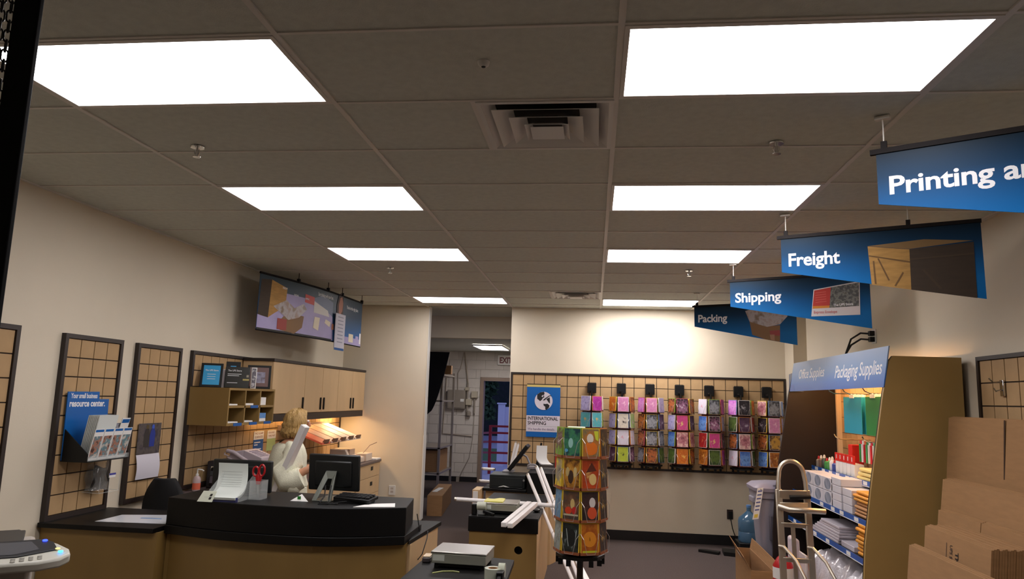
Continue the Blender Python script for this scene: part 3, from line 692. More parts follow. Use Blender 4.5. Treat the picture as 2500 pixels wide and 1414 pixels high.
# bubble wrap under the shelves
b = MB()
def bw(u, v):
    y = 5.5 + 1.65 * u; a = PI * v
    r = .26 + .03 * math.sin(23 * u + 5 * v) + .02 * math.sin(61 * u - 17 * v)
    return Vector((2.12 - r * 1.05 * math.cos(a), y, .125 + (r + .2) * abs(math.sin(a)) * (1 - .25 * (2 * u - 1) ** 4) + .012 * math.sin(90 * u + 40 * v)))
b.surf(bw, 60, 24)
for y in (5.5, 7.15): pass
tag(b.build('bubble_wrap_bale', M('bubble_film', (206, 200, 206), .16, bump=.6, bscale=26, spec=.8), None, True), 'crumpled clear bale of bubble wrap under the supplies shelves', 'bubble wrap')

# ================================================================== HANGING SIGNS (right side)
m_grad = MG('sign_gradient', [(0, (0, 104, 174)), (.35, (0, 80, 136)), (.65, (2, 52, 86)), (1, (3, 30, 46))], 2, -.33, -.01, .5, .2)
m_rail_s = M('sign_rail', (28, 24, 24), .75, spec=.2)
def hanging_sign(label, x, y, ang, words, twidth, tz, L=1.13, thgt=.085):
    a = math.radians(ang)
    t = thing('hanging_sign', label, 'hanging sign', (0, 0, 0), group='hanging service signs')
    MB().ext([(.018, 0, -.008), (.02, 0, -.235), (L, 0, -.462), (L - .005, 0, -.008)], (0, .006, 0)).build('board', m_grad, t)
    MB().box(-.005, L, -.007, .013, -.014, .008).build('top_rail', m_rail_s, t)
    for cx in (.05, L * .67):
        MB().box(cx - .012, cx + .012, -.004, .01, .006, .04).build('clip', m_rail_s, t)
        MB().tube([(cx, .003, .04), (cx, .003, .1), (cx, .003, 3.053 - 2.9)], .003, 5).build('hang_wire', m_tbar, t)
        MB().box(cx - .03, cx + .03, -.012, .018, 3.05 - 2.9 - .012, 3.052 - 2.9).build('ceiling_clip', m_tbar, t)
    text('lettering', words, m_txtw, (.064, -.0005, tz), (1, 0, 0), (0, 0, 1), parent=t, width=twidth, height=thgt, bold=.022)
    return t, a
def flat(name, pts, mat, parent, off=.0015, th=.0008):
    return MB().ext([(u, -off, z) for u, z in pts], (0, th, 0)).build(name, mat, parent)
t, a = hanging_sign('blue hanging sign reading Printing, nearest the camera', 1.183, 3.164, -30, 'Printing and', .575, -.197, thgt=.08)
put(t, (1.183, 3.164, 2.9), a)
t, a = hanging_sign('blue hanging sign reading Freight with a wooden crate picture', 1.195, 4.833, -25.2, 'Freight', .308, -.198)
flat('crate_front', [(.531, -.106), (.757, -.143), (.756, -.389), (.545, -.347)], m_wood, t)
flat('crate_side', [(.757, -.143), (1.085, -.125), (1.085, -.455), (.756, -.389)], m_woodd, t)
flat('crate_top', [(.531, -.104), (.835, -.088), (1.083, -.117), (.757, -.141)], M('crate_top', (128, 98, 56), .6), t)
m_slat = M('crate_line', (110, 78, 36), .6)
for q in ([(.536, -.162), (.757, -.216), (.757, -.226), (.536, -.17)], [(.59, -.185), (.645, -.325), (.637, -.328), (.582, -.187)], [(.715, -.278), (.722, -.285), (.676, -.364), (.668, -.36)],
          [(.556, -.2), (.564, -.2), (.572, -.345), (.562, -.342)]): flat('crate_line', q, m_slat, t, .0022)
m_slatd = M('crate_line_dark', (66, 48, 28), .6)
for q in ([(.757, -.2), (1.085, -.19), (1.085, -.2), (.757, -.21)], [(.816, -.27), (.83, -.27), (.915, -.39), (.9, -.39)]): flat('crate_line', q, m_slatd, t, .0022)
put(t, (1.195, 4.833, 2.9), a)
t, a = hanging_sign('blue hanging sign reading Shipping with an envelope picture', 1.187, 6.597, -27, 'Shipping', .395, -.2, L=1.155)
flat('envelope_card', [(.722, -.122), (.698, -.348), (1.073, -.348), (1.077, -.072)], M('envelope_white', (222, 214, 214), .5), t)
flat('envelope_red', [(.728, -.13), (.712, -.262), (.845, -.262), (.858, -.11)], M('envelope_red', (200, 52, 40), .5), t, .0022)
flat('envelope_orange', [(.712, -.262), (.71, -.283), (.842, -.281), (.845, -.262)], M('envelope_orange', (224, 140, 30), .5), t, .0022)
flat('envelope_photo', [(.858, -.11), (.842, -.281), (1.066, -.275), (1.072, -.082)], MP('envelope_photo', [(20, 18, 16), (44, 38, 28), (110, 108, 96), (60, 52, 30)], 28.0), t, .0022)
text('lettering', 'The UPS Store', m_txtw, (.872, -.0028, -.27), (1, .0, .03), (0, 0, 1), parent=t, width=.15, height=.02, bold=.02)
text('lettering', 'Express Envelope', M('envelope_red', (200, 52, 40), .5), (.72, -.0028, -.325), (1, .0, .0), (0, 0, 1), parent=t, width=.18, height=.024)
for k in range(5): flat('envelope_line', [(.735, -.15 - .02 * k), (.82, -.143 - .02 * k), (.82, -.147 - .02 * k), (.735, -.154 - .02 * k)], M('pale_red', (226, 110, 96), .5), t, .003)
put(t, (1.187, 6.597, 2.9), a)
t, a = hanging_sign('blue hanging sign reading Packing, farthest from the camera', 1.114, 8.393, -27, 'Packing', .33, -.186, L=1.13)
flat('parcel_box', [(.639, -.199), (.665, -.342), (.801, -.395), (.954, -.425), (.958, -.246), (.823, -.255)], M('parcel_tan', (134, 100, 62), .6), t)
flat('parcel_fill', [(.594, -.08), (.639, -.199), (.823, -.261), (.959, -.237), (1.04, -.15), (.9, -.07), (.7, -.05)], MP('parcel_fill', [(150, 126, 110), (170, 160, 160), (120, 96, 70)], 12.0), t, .0022)
flat('parcel_red', [(.849, -.304), (.957, -.298), (.956, -.358), (.857, -.356)], M('parcel_red', (150, 44, 34), .5), t, .0022)
flat('parcel_jar', [(.85, -.345), (.9, -.345), (.9, -.41), (.86, -.4)], M('parcel_tan2', (170, 130, 100), .6), t, .003)
put(t, (1.114, 8.393, 2.9), a)

# ================================================================== CURVED PICTURE BANNER (left side)
BP = [Vector(q) for q in ((-3.283, 6.713, 0), (-3.158, 7.255, 0), (-3.06, 7.825, 0), (-3.02, 8.387, 0), (-2.99, 9.018, 0))]
def bpos(u):
    k = min(3, int(u * 4)); f = u * 4 - k
    p = [BP[max(0, k - 1)], BP[k], BP[k + 1], BP[min(4, k + 2)]]
    return .5 * (2 * p[1] + (p[2] - p[0]) * f + (2 * p[0] - 5 * p[1] + 4 * p[2] - p[3]) * f * f + (3 * p[1] - p[0] - 3 * p[2] + p[3]) * f ** 3)
BZ0, BZ1 = 2.39, 2.95
def bsurf(u, v, off=0.0):
    p = bpos(u); d = bpos(min(1, u + .01)) - bpos(max(0, u - .01)); n = Vector((d.y, -d.x, 0)).normalized()
    return p + n * off + Vector((0, 0, BZ0 + (BZ1 - BZ0) * v))
t = thing('picture_banner', 'curved picture banner of parcels and a crate hanging by the left wall', 'banner', (-3.06, 7.8, 2.39))
MB().surf(lambda u, v: bsurf(u, v), 32, 3).surf(lambda u, v: bsurf(1 - u, v, -.004), 32, 3).build('board', MG('banner_print', [(0, (28, 110, 190)), (.35, (34, 84, 130)), (.62, (28, 58, 84)), (1, (22, 50, 62))], 2, 0, .56), t)
def decal(name, pts, mat, off=.002):
    bm = bmesh.new(); bm.faces.new([bm.verts.new((u, v, 0)) for u, v in pts])
    for k in range(1, 24):
        gm = bm.verts[:] + bm.edges[:] + bm.faces[:]
        bmesh.ops.bisect_plane(bm, geom=gm, plane_co=(k / 24, 0, 0), plane_no=(1, 0, 0))
    b = MB(); bm.verts.index_update()
    b.add([bsurf(q.co.x, q.co.y, off) for q in bm.verts], [[q.index for q in f_.verts] for f_ in bm.faces]); bm.free()
    return b.build(name, mat, t)
decal('floor_print', [(0, .02), (.0, .28), (.1, .42), (.18, .74), (.42, .74), (.62, .50), (.64, .02)], M('banner_lilac', (168, 158, 200), .5, var=.06, scale=6))
decal('sky_glow', [(.36, .72), (.5, .88), (.62, .8), (.62, .5)], M('banner_grey', (110, 122, 148), .5), .0015)
decal('crate_print', [(.09, .24), (.1, .93), (.2, .84), (.195, .5)], m_wood, .003)
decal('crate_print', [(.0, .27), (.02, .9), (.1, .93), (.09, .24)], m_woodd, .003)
decal('box_print', [(.17, .05), (.16, .2), (.21, .4), (.34, .38), (.33, .16), (.27, .02)], M('parcel_tan', (134, 100, 62), .6), .003)
decal('box_print', [(.12, .46), (.2, .62), (.26, .5), (.33, .62), (.36, .52), (.3, .34), (.22, .26)], MP('parcel_fill', [(150, 126, 110), (170, 160, 160), (120, 96, 70)], 12.0), .004)
decal('red_print', [(.15, .06), (.15, .26), (.21, .26), (.21, .06)], M('parcel_red', (150, 44, 34), .5), .005)
decal('red_print', [(.34, .66), (.34, .82), (.42, .8), (.42, .64)], M('envelope_red', (200, 52, 40), .5), .003)
decal('paper_print', [(.42, .5), (.42, .72), (.56, .6), (.58, .48)], m_paper, .003)
decal('parcel_print', [(.42, .2), (.43, .42), (.48, .42), (.47, .16)], M('cream_box', (228, 216, 190), .5), .004)
decal('parcel_print', [(.53, .34), (.54, .42), (.6, .38), (.59, .28)], M('cream_box', (228, 216, 190), .5), .004)
decal('bottom_band', [(0, 0), (0, .04), (.62, .04), (.62, 0)], m_blackp, .003)
decal('hair_print', [(.67, .55), (.665, .8), (.69, 1.02), (.72, 1.08), (.745, 1.0), (.75, .55)], M('hair_brown', (72, 48, 38), .6), .006)
decal('face_print', [(.69, .62), (.685, .8), (.70, .95), (.725, .98), (.74, .85), (.735, .68), (.715, .6)], M('skin_print', (180, 120, 96), .6), .008)
decal('hand_print', [(.612, .24), (.612, .36), (.64, .36), (.64, .24)], M('skin_print', (180, 120, 96), .6), .006)
decal('item_print', [(.83, .06), (.83, .24), (.88, .24), (.88, .06)], M('cream_box', (228, 216, 190), .5), .003)
decal('item_print', [(.91, .05), (.91, .22), (.95, .22), (.95, .05)], M('banner_lilac', (168, 158, 200), .5), .003)
decal('item_print', [(.965, .06), (.965, .3), (.995, .3), (.995, .06)], m_paper, .003)
decal('floor_print', [(.77, .0), (.77, .16), (1, .16), (1, 0)], M('banner_lilac', (168, 158, 200), .5, var=.06, scale=6), .002)
MB().surf(lambda u, v: bsurf(.635 + .125 * u, -.16 + .76 * v, .03), 4, 2).surf(lambda u, v: bsurf(.76 - .125 * u, -.16 + .76 * v, .024), 4, 2).build('held_list', M('list_paper', (206, 204, 216), .6), t)
MB().surf(lambda u, v: bsurf(.637 + .121 * u, -.17 + .05 * v, .031), 4, 1).build('list_foot', m_bluel, t)
for k in range(8):
    z = .52 - .075 * k
    MB().surf(lambda u, v: bsurf(.665 + .07 * u, z + .02 * v, .032), 3, 1).build('list_line', M('list_grey', (150, 152, 172), .6), t)
def btext(s, u0, z0, wdt, h):
    p = bsurf(u0, 0, .004); d = (bsurf(u0 + .1, 0, .004) - p); d.z = 0; p.z = z0
    text('lettering', s, m_txtw, p, d.normalized(), (0, 0, 1), parent=t, width=wdt, height=h, bold=.01)
btext('FREIGHT', .17, 2.845, .08, .02); btext('PACKING', .25, 2.8, .08, .02); btext('SHIPPING', .34, 2.79, .08, .02)
btext('Start thinking with your box.', .45, 2.87, .36, .04); btext("You're in the right place.", .79, 2.82, .38, .042)
MB().tube([bsurf(k / 24, 1.0, -.002) + Vector((0, 0, .006)) for k in range(25)], .012, 6).build('top_rail', m_rail_s, t)
MB().tube([bsurf(k / 24, 0.0, -.002) for k in range(25)], .008, 6).build('bottom_rail', m_rail_s, t)
for u in (.28, .55, .73, .98):
    p = bsurf(u, 1)
    MB().tube([p, p + Vector((0, 0, ZC - p.z))], .004, 5).box(p.x - .015, p.x + .015, p.y - .015, p.y + .015, p.z, p.z + .04).build('hanger', m_rail_s, t)

# ================================================================== FRONT SERVICE COUNTER (left)
def arc(pts, n=24):
    pts = [Vector((*q, 0)) for q in pts]; out = []; m = len(pts) - 1
    for i in range(n + 1):
        u = i / n * m; k = min(m - 1, int(u)); f = u - k
        p = [pts[max(0, k - 1)], pts[k], pts[k + 1], pts[min(m, k + 2)]]
        q = .5 * (2 * p[1] + (p[2] - p[0]) * f + (2 * p[0] - 5 * p[1] + 4 * p[2] - p[3]) * f * f + (3 * p[1] - p[0] - 3 * p[2] + p[3]) * f ** 3)
        out.append((q.x, q.y))
    return out
def slab(b, pl, z0, z1): return b.ext([(x, y, z0) for x, y in pl], (0, 0, z1 - z0))
front = arc([(-2.74, 4.575), (-2.26, 4.455), (-1.764, 4.425), (-1.46, 4.48), (-1.164, 4.615)])
t = thing('service_counter', 'black and tan service counter with a raised bowed front', 'counter', (-1.95, 4.9, 0))
slab(MB(), front + [(-1.225, 5.05), (-2.74, 5.05)], .925, 1.097).build('raised_top', m_black, t, bevel=.004)
slab(MB(), [(x * 1.0, y - .012) for x, y in front] + [(-1.165, 5.06), (-2.75, 5.06)], .872, .925).build('raised_skirt', m_black, t, bevel=.003)
slab(MB(), [(-1.15, 4.66), (-1.10, 5.42), (-2.75, 5.42), (-2.75, 5.06), (-1.2, 5.06)], .86, .888).build('rear_worktop', m_black, t, bevel=.003)
slab(MB(), [(x, y + .035) for x, y in front] + [(-1.165, 5.06), (-2.74, 5.06)], .08, .872).build('front_panel', m_tan, t)
slab(MB(), [(-1.17, 4.68), (-1.145, 4.68), (-1.12, 5.4), (-1.15, 5.4)], 0, .86).build('end_panel', m_tanside, t)
slab(MB(), [(x, y + .07) for x, y in front] + [(-1.2, 5.0), (-2.7, 5.0)], 0, .08).build('plinth', m_base, t)
MB().box(-2.74, -2.715, 4.6, 5.4, 0, .86).build('end_panel', m_tan, t)
t = thing('side_counter', 'low black-topped tan counter between the wall and the raised counter', 'counter', (-3.1, 4.8, 0))
MB().box(XL + .009, -2.755, 4.465, 5.16, .885, .915).build('worktop', m_black, t, bevel=.003)
MB().box(XL + .009, -2.755, 4.5, 4.52, .08, .885).box(-2.755, -2.745, 4.5, 4.66, .08, .885).build('front_panel', m_tan, t)
MB().box(XL + .009, -2.755, 4.56, 4.58, 0, .08).build('plinth', m_base, t)
tag(slab(MB(), [(-3.25, 4.6), (-2.78, 4.64), (-2.95, 4.96), (-3.25, 4.88)], .9152, .9168).build('price_sheet', M('laminated_sheet', (226, 230, 238), .2)), 'white laminated sheet lying on the low side counter', 'paper')
tag(slab(MB(), [(-3.05, 4.78), (-2.9, 4.79), (-2.92, 4.82), (-3.06, 4.81)], .9168, .9172).build('price_sheet_print', M('sheet_blue', (110, 150, 200), .4)), 'blue printed strip on the laminated sheet', 'label')

# ---- low packing table with the near scale
t = thing('packing_table', 'low black-topped table holding the nearest parcel scale', 'table', (-.8, 4.6, 0))
slab(MB(), [(-1.085, 4.0), (-.475, 4.0), (-.497, 4.86), (-1.065, 5.0)], .735, .765).build('worktop', m_black, t, bevel=.003)
slab(MB(), [(-1.05, 4.05), (-.52, 4.05), (-.535, 4.8), (-1.04, 4.93)], 0, .735).build('cabinet', m_tanside, t)
def scale_machine(name, label, x0, x1, y0, y1, z, h=.1, rz=0.0):
    cx, cy = (x0 + x1) / 2, (y0 + y1) / 2
    t = thing(name, label, 'scale', (cx, cy, z))
    MB().box(x0, x1, y0, y1, z + h - .012, z + h).build('platform', m_steel, t, bevel=.004)
    MB().box(x0 + .004, x1 - .004, y0 + .004, y1 - .004, z + .03, z + h - .012).build('shroud', M('scale_shroud', (178, 180, 166), .35, .6), t, bevel=.004)
    MB().box(x0 + .02, x1 - .02, y0 + .02, y1 - .02, z + .012, z + .03).build('base', m_blackp, t)
    for a in (x0 + .03, x1 - .03):
        for b in (y0 + .03, y1 - .03): MB().cyl((a, b, z), (a, b, z + .014), .014, n=10).build('foot', m_blackp, t)
    MB().box(x0 + .012, x0 + .085, y0 + .0025, y0 + .004, z + .045, z + h - .02).build('maker_plate', M('plate_grey', (196, 200, 190), .4), t)
    t.rotation_euler = (0, 0, rz)
    return t
scale_machine('parcel_scale', 'flat steel parcel scale on the low table nearest the camera', -.965, -.62, 4.5, 4.78, .765, .1, -.05)
t = thing('tape_roll', 'roll of clear packing tape beside the nearest scale', 'tape', (-.565, 4.34, .765))
MB().lathe([(.03, .765), (.05, .765), (.05, .825), (.03, .825), (.03, .765)], (-.565, 4.34, 0), 28, cap=False).build('tape', M('tape_clear', (206, 210, 190), .25, trans=.25), t, True)
MB().lathe([(.026, .7655), (.03, .7655), (.03, .8245), (.026, .8245), (.026, .7655)], (-.565, 4.34, 0), 24, cap=False).build('core', m_card, t, True)
t = thing('tape_dispenser', 'black hand tape dispenser at the edge of the low table', 'tape dispenser', (-.5, 4.3, .765))
MB().box(-.535, -.497, 4.25, 4.33, .765, .82).build('frame', m_blackp, t, bevel=.004)
MB().cyl((-.535, 4.36, .81), (-.497, 4.36, .81), .04, n=24).build('roll', M('tape_clear', (206, 210, 190), .25, trans=.25), t, True)
MB().bar((-.516, 4.25, .79), (-.516, 4.17, .775), .022, .03).build('handle', m_blackp, t, bevel=.004)
t = thing('mouse_box', 'small grey box against the counter end on the low table', 'box', (-1.03, 4.7, .765))
MB().box(-1.055, -1.005, 4.64, 4.76, .765, .795).build('body', M('grey_box', (70, 64, 66), .4), t, bevel=.006)
MB().box(-1.053, -1.007, 4.65, 4.74, .795, .803).build('lid', M('tan_lid', (214, 190, 160), .5), t, bevel=.003)
tag(MB().tube([(-.93, 4.38, .768), (-.88, 4.43, .769), (-.82, 4.45, .769), (-.78, 4.44, .768)], .004, 6).build('tape_strip', M('olive_strip', (170, 176, 110), .5)), 'short olive strip lying before the nearest scale', 'strip')
tag(MB().tube([(-1.185, 5.0, 1.0), (-1.16, 4.985, .9), (-1.15, 4.965, .82), (-1.145, 4.9, .74), (-1.135, 4.87, .73), (-1.115, 4.9, .76), (-1.10, 4.96, .85), (-1.11, 5.02, .888)], .0035, 6).build('power_cable', m_blackp, None, True), 'thin black cable looping down the end of the service counter', 'cable')

# ================================================================== SECOND COUNTER (centre)
t = thing('packing_counter', 'tan desk-height counter with black top and round cable hole', 'counter', (-.78, 7.2, 0))
MB().box(-1.08, -.465, 6.5, 8.15, .755, .765).box(-1.08, -.465, 6.5, 6.53, .637, .755).box(-1.08, -.465, 6.53, 8.15, .735, .755).build('worktop', m_black, t, bevel=.003)
b = MB().box(-1.07, -.475, 6.512, 6.53, 0, .42).box(-1.07, -.475, 6.512, 6.53, .565, .637).box(-1.07, -.70, 6.512, 6.53, .42, .565).box(-.566, -.475, 6.512, 6.53, .42, .565)
b.build('front_panel', m_tan, t)
n = 24
ring = MB()
for k in range(n):
    a0, a1 = 2 * PI * k / n, 2 * PI * (k + 1) / n
    def sq(a):
        c, s_ = math.cos(a), math.sin(a); m_ = max(abs(c), abs(s_)); return (-.633 + .0675 * c / m_, .4925 + .0725 * s_ / m_)
    def ci(a): return (-.633 + .036 * math.cos(a), .4925 + .036 * math.sin(a))
    p, q, r, s2 = sq(a0), sq(a1), ci(a1), ci(a0)
    ring.add([(p[0], 6.512, p[1]), (q[0], 6.512, q[1]), (r[0], 6.512, r[1]), (s2[0], 6.512, s2[1])], [(0, 1, 2, 3)])
    ring.add([(r[0], 6.512, r[1]), (s2[0], 6.512, s2[1]), (s2[0], 6.535, s2[1]), (r[0], 6.535, r[1])], [(0, 1, 2, 3)])
ring.build('hole_surround', m_tan, t)
MB().cyl((-.633, 6.6, .4925), (-.633, 6.61, .4925), .06, n=16).build('hole_back', M('hole_dark', (30, 20, 16), .8), t)
MB().box(-.493, -.475, 6.53, 8.15, 0, .735).build('side_panel', m_tanside, t)
MB().box(-1.07, -1.052, 6.53, 8.15, 0, .735).build('side_panel', m_tanside, t)
scale_machine('parcel_scale', 'flat grey parcel scale on the centre counter', -.985, -.665, 6.64, 6.92, .765, .1)
tag(MB().sheet(lambda u, v: Vector((-.97 + .17 * u, 6.67 + .2 * v, .867 + .006 * math.sin(6 * u) * math.sin(5 * v))), 6, 6, (0, 0, .008)).build('padded_envelope', M('yellow_poly', (224, 216, 110), .35), None, True), 'yellow padded envelope lying on the centre parcel scale', 'envelope')
t = thing('tape_dispenser', 'black tape gun with clear roll on the centre counter', 'tape dispenser', (-1.0, 6.58, .765))
MB().cyl((-1.02, 6.6, .84), (-.94, 6.6, .84), .036, n=22).build('roll', M('tape_clear', (206, 210, 190), .25, trans=.25), t, True)
MB().box(-1.01, -.95, 6.585, 6.615, .765, .83).build('frame', M('gun_grey', (150, 152, 150), .4), t, bevel=.004)
MB().bar((-.96, 6.58, .80), (-.86, 6.55, .775), .03, .025).build('handle', m_blackp, t, bevel=.005)
tag(MB().lathe([(.02, .765), (.026, .77), (.026, .85), (.02, .855)], (-1.045, 6.6, 0), 14).build('marker_cup', m_blackp, None, True), 'small black cup at the corner of the centre counter', 'cup')
tag(MB().ell((-.51, 6.9, .782), (.035, .05, .016)).build('computer_mouse', m_blackp, None, True), 'dark oval computer mouse at the edge of the centre counter', 'computer mouse')
def tubelamp(p0, p1, label, r=.016, square=False):
    p0 = Vector(p0); p1 = Vector(p1); d = (p1 - p0).normalized()
    t = thing('lamp_tube', label, 'lamp tube', p0, group='white lamp tubes around the counters')
    if square: MB().bar(p0, p1, r * 2.2, r * 2.0).build('sleeve', m_tubew, t, bevel=.003)
    else: MB().cyl(p0 + d * .02, p1 - d * .02, r, n=14).build('glass', m_tubew, t, True)
    for p, e in ((p0, d), (p1, -d)):
        if square: MB().bar(p - e * .003, p + e * .003, r * 1.7, r * 1.5).build('end_cap', m_paper, t)
        else: MB().cyl(p, p + e * .02, r * .95, n=12).build('end_cap', m_alu, t, True)
    return t
tubelamp((-1.325, 7.13, .815), (-.30, 7.1, .80), 'long white lamp tube lying across the centre counter behind the scale', .02)
tubelamp((-.70, 5.93, .80), (-.575, 6.82, .85), 'white square-sleeved lamp tube overhanging the centre counter, its further one', .019, True)
tubelamp((-.645, 5.9, .80), (-.515, 6.8, .85), 'white square-sleeved lamp tube overhanging the centre counter, nearest the card spinner', .019, True)
tubelamp((-.655, 7.5, 1.04), (.0, 6.2, .02), 'leaning white lamp tube, leftmost of the three against the counter', .017)
tubelamp((-.57, 7.55, 1.115), (.02, 6.35, .02), 'leaning white lamp tube, middle of the three against the counter', .017)
tubelamp((-.53, 7.58, 1.1), (.06, 6.42, .02), 'leaning white lamp tube, rightmost of the three against the counter', .017)
tubelamp((-.19, 6.98, .42), (.16, 6.1, .02), 'short white lamp tube reaching the floor below the card spinner', .022, True)

# ================================================================== FAR COUNTER WITH RAISED BLACK END
t = thing('far_counter', 'tan counter with raised black top in front of the back wall', 'counter', (-.8, 9.1, 0))
slab(MB(), [(-1.26, 8.5), (-.75, 8.42), (-.75, 9.84), (-1.26, 9.84)], .735, .765).build('worktop', m_black, t, bevel=.003)
rb = [(-.74, 8.4), (-.44, 8.4)] + arc([(-.42, 8.42), (-.345, 8.75), (-.32, 9.2), (-.36, 9.84)], 12) + [(-.74, 9.84)]
slab(MB(), rb, .735, .965).build('raised_top', m_black, t, bevel=.004)
slab(MB(), [(-1.23, 8.56), (-.74, 8.48), (-.5, 8.26)] + arc([(-.46, 8.3), (-.375, 8.6), (-.36, 9.2), (-.4, 9.82)], 10) + [(-1.23, 9.82)], 0, .735).build('cabinet', m_tanside, t)
MB().box(-1.345, -1.262, 8.3, 8.62, .56, .765).build('open_drawer', m_tanside, t, bevel=.002)
MB().box(-1.335, -1.28, 8.29, 8.3, .6, .75).build('drawer_stack', m_paper, t)
t = thing('receipt_printer', 'black cash drawer box on the far counter', 'cash drawer', (-.98, 8.7, .765))
MB().box(-1.19, -.775, 8.56, 8.95, .765, .915).build('body', M('drawer_black', (26, 30, 30), .45), t, bevel=.006)
MB().box(-1.17, -.8, 8.553, 8.56, .785, .885).build('drawer_front', M('drawer_black', (26, 30, 30), .45), t, bevel=.003)
MB().cyl((-.79, 8.548, .86), (-.79, 8.556, .86), .012, n=12).build('lock', m_chrome, t)
for k, pth in enumerate(([(-1.15, 8.52, .772), (-1.0, 8.5, .78), (-.9, 8.53, .775), (-.8, 8.5, .772)], [(-1.08, 8.53, .775), (-1.02, 8.51, .795), (-.94, 8.52, .775)])):
    tag(MB().tube(pth, .006, 6).build('cable', [m_blackp, m_paper][k], None, True), ['black cable lying in front of the cash drawer', 'white cable lying in front of the cash drawer'][k], 'cable')
t = thing('monitor', 'dark flat monitor seen edge-on leaning over the far counter', 'monitor', (-.95, 9.0, .915))
MB().bar((-1.0, 8.98, .945), (-.785, 8.98, 1.235), .34, .045, (1, 0, -.74)).build('screen_case', m_blackp, t, bevel=.008)
MB().box(-1.08, -.95, 8.85, 9.1, .915, .93).build('base', M('stand_grey', (150, 146, 150), .4), t, bevel=.004)
MB().tube([(-.86, 8.98, 1.13), (-.8, 8.98, 1.1), (-.75, 8.97, 1.0), (-.74, 8.96, .97)], .012, 8).build('arm', M('stand_grey', (150, 146, 150), .4), t, True)
t = thing('telephone', 'grey desk telephone on the far raised counter', 'telephone', (-.65, 8.9, .965))
MB().box(-.78, -.66, 8.8, 8.98, .965, 1.0).build('body', M('phone_grey', (150, 144, 146), .45), t, bevel=.01)
MB().tube([(-.77, 8.78, 1.01), (-.74, 8.78, 1.025), (-.69, 8.78, 1.025), (-.66, 8.78, 1.01)], .012, 8).build('handset', M('phone_grey', (150, 144, 146), .45), t, True)
t = thing('form_holder', 'curved white form stack in a holder on the far raised counter', 'form holder', (-.55, 9.0, .965))
def fs(u, v):
    s_ = v
    return Vector((-.685 + .13 * u + .10 * max(0, .55 - s_) ** 1.4 * 1.9, 9.02 - .1 * (1 - s_), .975 + .26 * (s_ ** 1.5) + .05 * (1 - s_)))
MB().sheet(fs, 4, 14, (0, .004, -.012)).build('forms', m_paper, t, True)
MB().box(-.68, -.44, 8.9, 9.06, .965, .972).build('base', m_acry, t)
MB().ext([(-.70, 9.05, .972), (-.64, 9.05, 1.27), (-.62, 9.05, 1.26), (-.66, 9.05, .972)], (0, .02, 0)).build('back_rest', m_blackp, t)
MB().box(-.455, -.435, 8.99, 9.0, .972, 1.13).build('pen', M('pen_red', (196, 50, 40), .4), t)
tubelamp((-1.37, 9.15, .918), (-1.2, 9.1, .92), 'white lamp tube end sticking out beside the cash drawer, upper one', .018)
tubelamp((-1.38, 9.02, .785), (-1.21, 8.97, .785), 'white lamp tube end sticking out beside the cash drawer, lower one', .018)
tubelamp((-1.09, 9.55, .765), (-1.0, 9.6, 1.24), 'thin white lamp tube leaning behind the edge-on monitor, left one', .016)
tubelamp((-1.06, 9.48, .765), (-.96, 9.55, 1.225), 'thin white lamp tube leaning behind the edge-on monitor, right one', .016)

# ================================================================== EQUIPMENT ON THE FRONT SERVICE COUNTER
ZR = 1.097
def monitor(label, loc, rz, w_, h, foot, tilt=-.06, lift=.02):
    t = thing('monitor', label, 'monitor', (0, 0, 0), group='monitors on the service counter')
    R = Matrix.Rotation(tilt, 3, 'X')
    z0 = lift + h / 2
    MB().obox((0, 0, z0), (w_, .03, h), R).build('screen_case', M('bezel', (24, 26, 26), .35), t, bevel=.008)
    MB().obox(Vector((0, 0, z0)) + R @ Vector((0, -.02, -.005)), (w_ * .72, .02, h * .7), R).build('rear_bulge', M('bezel', (24, 26, 26), .35), t, bevel=.018, bseg=3)
    MB().tube([Vector((0, 0, z0)) + R @ Vector((w_ * .33 * math.cos(a), -.018, -.1 * h + h * .38 * math.sin(a))) for a in [PI * k / 14 for k in range(15)]], .0035, 6).build('rear_ridge', M('bezel_edge', (46, 50, 48), .3), t, True)
    MB().obox(Vector((0, 0, z0)) + R @ Vector((0, .0155, 0)), (w_ * .93, .001, h * .9), R).build('screen', M('screen_glass', (30, 34, 40), .15), t)
    if foot == 'A':
        g_ = M('stand_silver', (120, 124, 116), .35, .5)
        MB().ext([(-.04, -.05, z0 + .01), (.032, -.05, z0 + .01), (.055, -.17, .004), (.03, -.17, .004), (.012, -.065, z0 - .035), (-.018, -.065, z0 - .035), (-.045, -.17, .004), (-.075, -.17, .004)], (0, .014, .003)).build('stand', g_, t)
        MB().box(-.075, .055, -.17, .08, 0, .006).build('stand_foot', g_, t, bevel=.002)
    else:
        MB().box(-.05, .05, -.03, .02, 0, lift + .05).build('stand', m_blackp, t)
        MB().box(-.12, .12, -.1, .08, 0, .008).build('stand_foot', m_blackp, t, bevel=.003)
    return put(t, loc, rz)
monitor('black monitor seen from behind, next to the curved paper stack', (-2.39, 4.87, ZR), 0, .425, .215, 'B', 0.02, .012)
monitor('black monitor seen from behind on an arched silver stand', (-1.735, 4.86, ZR), -.05, .36, .24, 'A', .10, .05)
